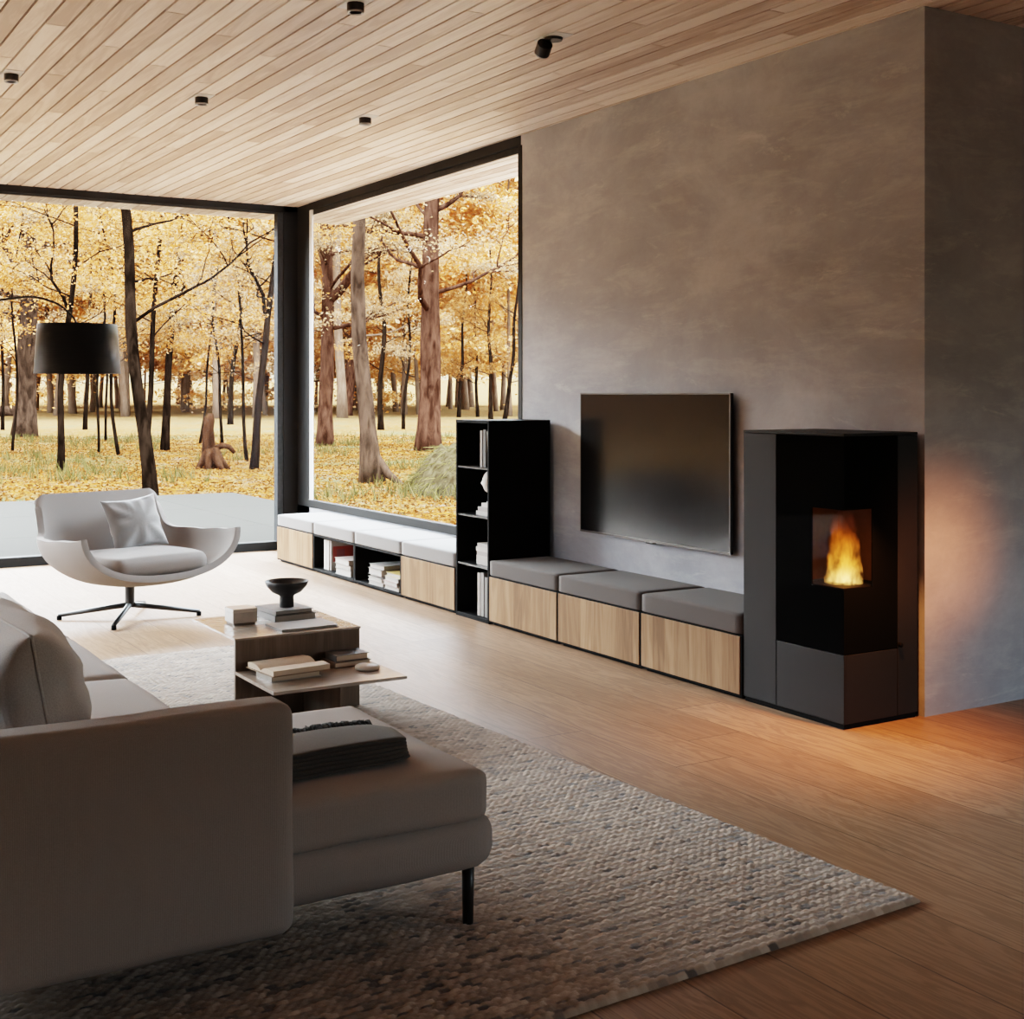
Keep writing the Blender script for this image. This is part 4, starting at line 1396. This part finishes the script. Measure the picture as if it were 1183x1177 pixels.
for i in range(240):
    x = -0.235 + 0.440 * i / 239 + random.uniform(-0.003, 0.003)
    y = 0.064 + random.uniform(0, 0.014) - 0.02 * max(0, x - 0.15) / 0.05
    ln = random.uniform(0.045, 0.075)
    dx = random.uniform(-0.012, 0.012)
    z = 0.041
    mb.tube([(x, y, z - 0.003), (x + dx * 0.4, y + ln * 0.4, z + random.uniform(0.002, 0.014)), (x + dx, y + ln, z + random.uniform(-0.016, 0.006))], [0.0022, 0.0028, 0.0020], 5)
f_ = mb.build('fringe', M['fringe'], th, smooth=True)

# ------------------------------------------------------------------ coffee table
TX0, TX1, TYP = 1.662, 2.172, 4.75
ct = thing('coffee_table', 'smoked oak coffee table of interlocking boards with a low shelf', 'table', (1.92, 4.75, 0), 0)


def tpart(mb, name, mat, **kw):
    o = mb.build(name, mat, ct, **kw)
    o.location = (-1.92, -4.75, 0)
    return o


tpart(MB().box(TX0, TX1, TYP, TYP + 0.016, RZ, 0.318), 'upright_panel', M['table'], bevel=0.001)
tpart(MB().box(TX0 - 0.004, TX1 + 0.004, TYP - 0.002, 5.265, 0.318, 0.326), 'table_top', M['tabletop'], bevel=0.001)
tpart(MB().box(TX0, TX1 + 0.012, 4.355, TYP, 0.190, 0.202), 'shelf', M['tabletop'], bevel=0.001)
tpart(MB().box(1.935, 1.951, 4.40, TYP, RZ, 0.190), 'cross_panel', M['table'], bevel=0.001)
tpart(MB().box(1.935, 1.951, TYP + 0.016, 5.20, RZ, 0.318), 'cross_panel', M['table'], bevel=0.001)
ZT, ZS = 0.3262, 0.2022
# box on the table top
bx = thing('trinket_box', 'small pale lidded box standing at the left of the coffee table top', 'box', (1.745, 5.015, ZT), 0)
MB().box(0.006, 0.094, 0.006, 0.094, 0.0, 0.008).build('foot', M['table'], bx)
MB().box(0, 0.10, 0, 0.10, 0.008, 0.048).build('box_body', M['marble'], bx, bevel=0.001)
MB().box(-0.001, 0.101, -0.001, 0.101, 0.0485, 0.064).build('lid', M['whitebox'], bx, bevel=0.001)
flat('thin grey magazine lying at the front edge of the coffee table top', 1.86, 4.785, ZT, 0.17, 0.24, 0.009, (0.30, 0.275, 0.255), 0.03)
flat('thick dark grey book under another below the black bowl', 1.915, 5.0, ZT, 0.215, 0.185, 0.026, (0.135, 0.125, 0.12), 0.05)
flat('dark grey book directly under the black bowl', 1.922, 5.01, ZT + 0.0264, 0.195, 0.17, 0.016, (0.16, 0.145, 0.14), 0.09)
bw = MB().lathe([(0.0, 0.0), (0.029, 0.0), (0.030, 0.004), (0.029, 0.042), (0.032, 0.048), (0.060, 0.062), (0.082, 0.086), (0.090, 0.106), (0.0875, 0.107), (0.079, 0.089), (0.056, 0.067), (0.0, 0.058)], 44).build('pedestal_bowl', M['ceramic'], None, smooth=True, loc=(2.005, 5.105, ZT + 0.0428))
tag(bw, 'black footed bowl standing on two books on the coffee table', 'bowl')
# things on the low shelf
flat('closed pale book under the open book on the table shelf', 1.712, 4.505, ZS, 0.135, 0.20, 0.022, (0.42, 0.37, 0.31), 0.07, 'paper_old')
ob = thing('open_book', 'open book with aged pages lying on a closed book on the shelf', 'book', (1.815, 4.60, ZS + 0.0226), 0.10)
for sgn in (-1, 1):
    mb = MB()
    n_ = 12
    vs, fs = [], []
    for i in range(n_ + 1):
        t_ = i / n_
        yy = sgn * 0.105 * t_
        zz = 0.004 + 0.020 * math.sin(min(1, t_ * 1.6) * PI / 2) * (1 - 0.35 * t_) + 0.004
        for x in (-0.115, 0.115):
            vs += [(x, yy, 0.003), (x, yy, zz)]
    for i in range(n_):
        b_ = i * 4
        fs += [(b_ + 1, b_ + 3, b_ + 7, b_ + 5), (b_, b_ + 4, b_ + 6, b_ + 2), (b_, b_ + 1, b_ + 5, b_ + 4), (b_ + 2, b_ + 6, b_ + 7, b_ + 3)]
    fs += [(0, 2, 3, 1), (n_ * 4, n_ * 4 + 1, n_ * 4 + 3, n_ * 4 + 2)]
    mb.add(vs, fs)
    mb.build('page_block', M['paper_old'], ob, smooth=False)
MB().box(-0.12, 0.12, -0.110, 0.110, 0.0, 0.003).build('cover', cover((0.30, 0.20, 0.12)), ob)
flat('brown book at the bottom of the small pair on the table shelf', 2.005, 4.61, ZS, 0.115, 0.155, 0.020, (0.20, 0.135, 0.09), 0.04, 'paper_old')
flat('dark book with tan page edges on top of the small pair on the shelf', 2.015, 4.622, ZS + 0.0204, 0.10, 0.14, 0.024, (0.085, 0.075, 0.07), 0.02, 'paper_old')
dk = MB().lathe([(0.0, 0.0), (0.040, 0.0), (0.046, 0.003), (0.047, 0.012), (0.043, 0.017), (0.0, 0.018)], 36).build('stone_disc', plain('beige_stone', (0.40, 0.32, 0.25), 0.5), None, smooth=True, loc=(2.105, 4.535, ZS))
tag(dk, 'round flat beige stone disc at the right of the table shelf', 'disc')

# ------------------------------------------------------------------ armchair
CH = (1.957, 7.337)
ac = thing('armchair', 'low wide oatmeal swivel armchair with a dark star base', 'armchair', (CH[0], CH[1], 0), math.radians(14))
NS, NTT = 36, 44


def lerp(a, b, t): return a + (b - a) * t


def curve(keys, t):
    for (t0, v0), (t1, v1) in zip(keys, keys[1:]):
        if t <= t1:
            f = (t - t0) / (t1 - t0)
            f = f * f * (3 - 2 * f)
            return v0 + (v1 - v0) * f
    return keys[-1][1]


# local axes: x across, -y is the front
cy_ = [(0, -0.40), (0.18, -0.27), (0.45, 0.02), (0.60, 0.20), (0.72, 0.29), (0.85, 0.345), (1, 0.40)]
cz_ = [(0, 0.262), (0.18, 0.222), (0.45, 0.205), (0.60, 0.245), (0.72, 0.37), (0.85, 0.53), (1, 0.70)]


def lin(keys, t):
    for (t0, v0), (t1, v1) in zip(keys, keys[1:]):
        if t <= t1:
            return v0 + (v1 - v0) * (t - t0) / (t1 - t0)
    return keys[-1][1]


def smooth_lin(keys, t, w=0.07):
    return sum(lin(keys, min(1, max(0, t + w * k / 4))) for k in range(-4, 5)) / 9


hw_ = [(0, 0.46), (0.25, 0.48), (0.5, 0.465), (0.62, 0.43), (0.75, 0.385), (1, 0.36)]
rz_ = [(0, 0.235), (0.25, 0.262), (0.5, 0.250), (0.60, 0.21), (0.70, 0.12), (0.8, 0.03), (1, 0.0)]
ry_ = [(0, 0.03), (0.3, 0.02), (0.55, 0.0), (0.66, -0.03), (0.8, -0.045), (1, -0.015)]
vs, fs = [], []
for j in range(NTT + 1):
    t = j / NTT
    y0, z0_ = smooth_lin(cy_, t), smooth_lin(cz_, t)
    if t == 0: y0, z0_ = -0.40, 0.262
    for i in range(NS + 1):
        s = 2 * i / NS - 1
        a = s * PI / 2
        sf = math.copysign(abs(math.sin(a)) ** 0.95, a)
        g_ = (1 - math.cos(a)) ** 1.15
        x = smooth_lin(hw_, t, 0.05) * sf
        top_round = 0.0
        if t > 0.86:
            k = (t - 0.86) / 0.14
            top_round = -0.05 * max(0, abs(s) - 0.72) / 0.28 * k ** 1.5
        vs.append((x, y0 + smooth_lin(ry_, t, 0.06) * g_, z0_ + smooth_lin(rz_, t, 0.05) * g_ + top_round))
for j in range(NTT):
    for i in range(NS):
        fs.append((j * (NS + 1) + i, j * (NS + 1) + i + 1, (j + 1) * (NS + 1) + i + 1, (j + 1) * (NS + 1) + i))
sh = MB().add(vs, fs).build('seat_shell', M['chair'], ac, smooth=True)
so = sh.modifiers.new('solid', 'SOLIDIFY'); so.thickness = 0.036; so.offset = 0.0
bv = sh.modifiers.new('round', 'BEVEL'); bv.width = 0.014; bv.segments = 3; bv.limit_method = 'ANGLE'; bv.angle_limit = math.radians(50)
sc_ = softbox(0.64, 0.60, 0.105, 0.045, 18, 0.022, wr=0.002, seed=3)
V_ = []
for p in sc_.v:
    q = Vector(p)
    wv = 1.0 if q.y > -0.1 else 1 - 0.5 * ((-0.1 - q.y) / 0.2) ** 2 * 0.35
    V_.append((q.x * wv, q.y, q.z + 0.02 * (-q.y)))
sc_.v = V_
sc_.build('seat_cushion', M['chair'], ac, smooth=True, loc=(0, -0.075, 0.262))
MB().lathe([(0.0, 0.06), (0.024, 0.06), (0.026, 0.075), (0.026, 0.195), (0.06, 0.205), (0.0, 0.205)], 24).build('post', M['blackmetal'], ac, smooth=False, bevel=0.002)
for adeg in (159.6, 242.7, -20.4, 62.7):
    a = math.radians(adeg - 14)
    e = Vector((math.cos(a), math.sin(a), 0))
    lg_ = MB().tube([e * 0.015 + Vector((0, 0, 0.072)), e * 0.10 + Vector((0, 0, 0.062)), e * 0.38 + Vector((0, 0, 0.024))], [0.016, 0.0145, 0.011], 12).build('leg', M['blackmetal'], ac, smooth=True)
    MB().lathe([(0.0, 0.0), (0.013, 0.0), (0.014, 0.005), (0.014, 0.022), (0.0, 0.026)], 16, cx=e.x * 0.375, cy=e.y * 0.375).build('foot', M['black'], lg_, smooth=True)
# velvet pillow on the chair
vp = thing('throw_pillow', 'square greige velvet pillow standing in the armchair', 'pillow', (CH[0], CH[1], 0), math.radians(14))
po = pillow(0.36, 0.315, 0.15, 26, 0.13, 0.009, 9.0, 0.45).build('pillow_cover', M['velvet'], vp, smooth=True)
weld(po)
po.location = (0.135, 0.10, 0.362)
po.rotation_euler = (math.radians(-22), math.radians(-4), math.radians(6))

# ------------------------------------------------------------------ arc lamp
LP = (1.70, 7.45)
lamp = thing('arc_lamp', 'arching floor lamp with a wide black drum shade over the armchair', 'lamp', (0.72, 7.75, 0), 0)
MB().lathe([(0.0, 0.0), (0.19, 0.0), (0.19, 0.012), (0.186, 0.018), (0.0, 0.020)], 44).build('base', M['blackmetal'], lamp, smooth=False)
ctrl = [Vector((0.72, 7.75, 0.018)), Vector((0.55, 7.80, 0.70)), Vector((0.62, 7.78, 1.30)), Vector((1.02, 7.66, 1.66)), Vector((1.40, 7.54, 1.772)), Vector((1.57, 7.49, 1.755)), Vector((1.665, 7.46, 1.685)), Vector((1.70, 7.45, 1.625))]


def catmull(P_, n=10):
    out = []
    Q = [P_[0] * 2 - P_[1]] + P_ + [P_[-1] * 2 - P_[-2]]
    for i in range(1, len(Q) - 2):
        for k in range(n):
            t_ = k / n
            a, b, c, d_ = Q[i - 1], Q[i], Q[i + 1], Q[i + 2]
            out.append(0.5 * ((2 * b) + (c - a) * t_ + (2 * a - 5 * b + 4 * c - d_) * t_ ** 2 + (3 * b - a - 3 * c + d_) * t_ ** 3))
    out.append(P_[-1])
    return out


pts = [p - Vector((0.72, 7.75, 0)) for p in catmull(ctrl)]
MB().tube(pts, [0.010 - 0.005 * i / len(pts) for i in range(len(pts))], 10).build('stem', M['blackmetal'], lamp, smooth=True)
sx, sy = LP[0] - 0.72, LP[1] - 7.75
shd = MB().lathe([(0.212, 1.63), (0.230, 1.358), (0.2285, 1.358), (0.2105, 1.63)], 56, cx=sx, cy=sy)
shd.f = shd.f[:-2]; shd.m = shd.m[:-2]
so_ = shd.build('lamp_shade', M['lampshade'], lamp, smooth=True)
MB().lathe([(0.0, 1.612), (0.211, 1.612), (0.211, 1.616), (0.0, 1.616)], 48, cx=sx, cy=sy).build('shade_top', M['lampshade'], lamp)
MB().lathe([(0.0, 1.54), (0.02, 1.54), (0.022, 1.61), (0.0, 1.612)], 20, cx=sx, cy=sy).build('socket', M['blackmetal'], lamp)
MB().lathe([(0.0, 1.455), (0.02, 1.46), (0.03, 1.485), (0.022, 1.52), (0.012, 1.54)], 20, cx=sx, cy=sy).build('bulb', plain('opal_bulb', (0.7, 0.68, 0.64), 0.3), lamp, smooth=True)

# ------------------------------------------------------------------ light
SKY, SUN, EXPO = 4.5, 14.0, 1.2
wd = bpy.data.worlds.new('overcast_sky')
scn.world = wd
wd.use_nodes = True
nt = wd.node_tree
nt.nodes.clear()
out = nt.nodes.new('ShaderNodeOutputWorld')
bg = nt.nodes.new('ShaderNodeBackground')
tc = nt.nodes.new('ShaderNodeTexCoord')
spx = nt.nodes.new('ShaderNodeSeparateXYZ')
rp = nt.nodes.new('ShaderNodeValToRGB')
nt.links.new(tc.outputs['Generated'], spx.inputs[0])
nt.links.new(spx.outputs[2], rp.inputs[0])
els = rp.color_ramp.elements
els[0].position = 0.0; els[0].color = (0.30, 0.23, 0.13, 1)
els[1].position = 1.0; els[1].color = (0.87, 0.93, 1.0, 1)
for p_, c_ in ((0.12, (0.42, 0.36, 0.25, 1)), (0.24, (0.88, 0.93, 1.0, 1))):
    e = els.new(p_); e.color = c_
mu = nt.nodes.new('ShaderNodeMath'); mu.operation = 'MULTIPLY_ADD'
nt.links.new(spx.outputs[2], mu.inputs[0]); mu.inputs[1].default_value = 6.0 * SKY; mu.inputs[2].default_value = 1.0 * SKY
mx = nt.nodes.new('ShaderNodeMath'); mx.operation = 'MAXIMUM'
nt.links.new(mu.outputs[0], mx.inputs[0]); mx.inputs[1].default_value = 0.8
nt.links.new(rp.outputs[0], bg.inputs[0])
nt.links.new(mx.outputs[0], bg.inputs[1])
nt.links.new(bg.outputs[0], out.inputs[0])


def lamp_obj(name, typ, loc, energy, color, rot=(0, 0, 0), **kw):
    l_ = bpy.data.lights.new(name, typ)
    l_.energy = energy
    l_.color = color
    for k, v in kw.items(): setattr(l_, k, v)
    o_ = bpy.data.objects.new(name, l_)
    COL.objects.link(o_)
    o_.location = loc
    o_.rotation_euler = rot
    return o_


# veiled sun beyond the trees, from the far left
dirv = Vector((0.33, -0.80, -0.42)).normalized()
sun = lamp_obj('sun', 'SUN', (0, 30, 20), SUN, (1.0, 0.96, 0.92), angle=math.radians(50))
sun.rotation_euler = dirv.to_track_quat('-Z', 'Y').to_euler()
# portals in the glazed walls and both added windows help the sky light find its way in
for nm, loc, rot, sx_, sy_ in (('portal', ((LX + WX) / 2, WY + 0.14, 1.36), (PI / 2, 0, PI), WX - LX, 2.6), ('portal', (WX + 0.14, 8.05, 1.53), (PI / 2, 0, PI / 2), 3.2, 2.25), ('portal', (LX - 0.16, 7.3, 1.31), (PI / 2, 0, -PI / 2), 4.2, 2.5), ('portal', (6.5, BY - 0.17, 1.65), (PI / 2, 0, 0), 2.2, 1.7)):
    p_ = lamp_obj(nm, 'AREA', loc, 1, (1, 1, 1), rot, shape='RECTANGLE', size=sx_, size_y=sy_)
    p_.data.cycles.is_portal = True
# fire lamp, then unseen spots added outside the stove to imitate its glow
lamp_obj('fire_light', 'POINT', (SX + 0.10, SY + 0.10, 0.62), 0.3, (1.0, 0.42, 0.10), shadow_soft_size=0.03)
lamp_obj('fire_glow_fill', 'SPOT', (SX + 0.46, SY - 0.52, 0.62), 7, (1.0, 0.29, 0.09), (PI / 2, 0, -0.05), spot_size=math.radians(88), spot_blend=1.0, shadow_soft_size=0.0)
lamp_obj('fire_glow_fill', 'SPOT', (SX + 0.04, SY - 0.20, 0.95), 42, (1.0, 0.33, 0.08), (math.radians(8), math.radians(6), 0), spot_size=math.radians(100), spot_blend=1.0, shadow_soft_size=0.0)

scn.view_settings.view_transform = 'Filmic'
scn.view_settings.look = 'Medium High Contrast'
scn.view_settings.exposure = EXPO
if hasattr(scn.view_settings, 'use_white_balance'):
    scn.view_settings.use_white_balance = True
    scn.view_settings.white_balance_temperature = 5900
    scn.view_settings.white_balance_tint = 4
cy = scn.cycles
cy.use_denoising = True
cy.max_bounces = 10
cy.diffuse_bounces = 5
cy.glossy_bounces = 4
cy.transparent_max_bounces = 12
cy.sample_clamp_indirect = 6
cy.caustics_reflective = False
cy.caustics_refractive = False
fm.cycles.volume_step_rate = 0.3 if hasattr(fm, 'cycles') and hasattr(fm.cycles, 'volume_step_rate') else 0
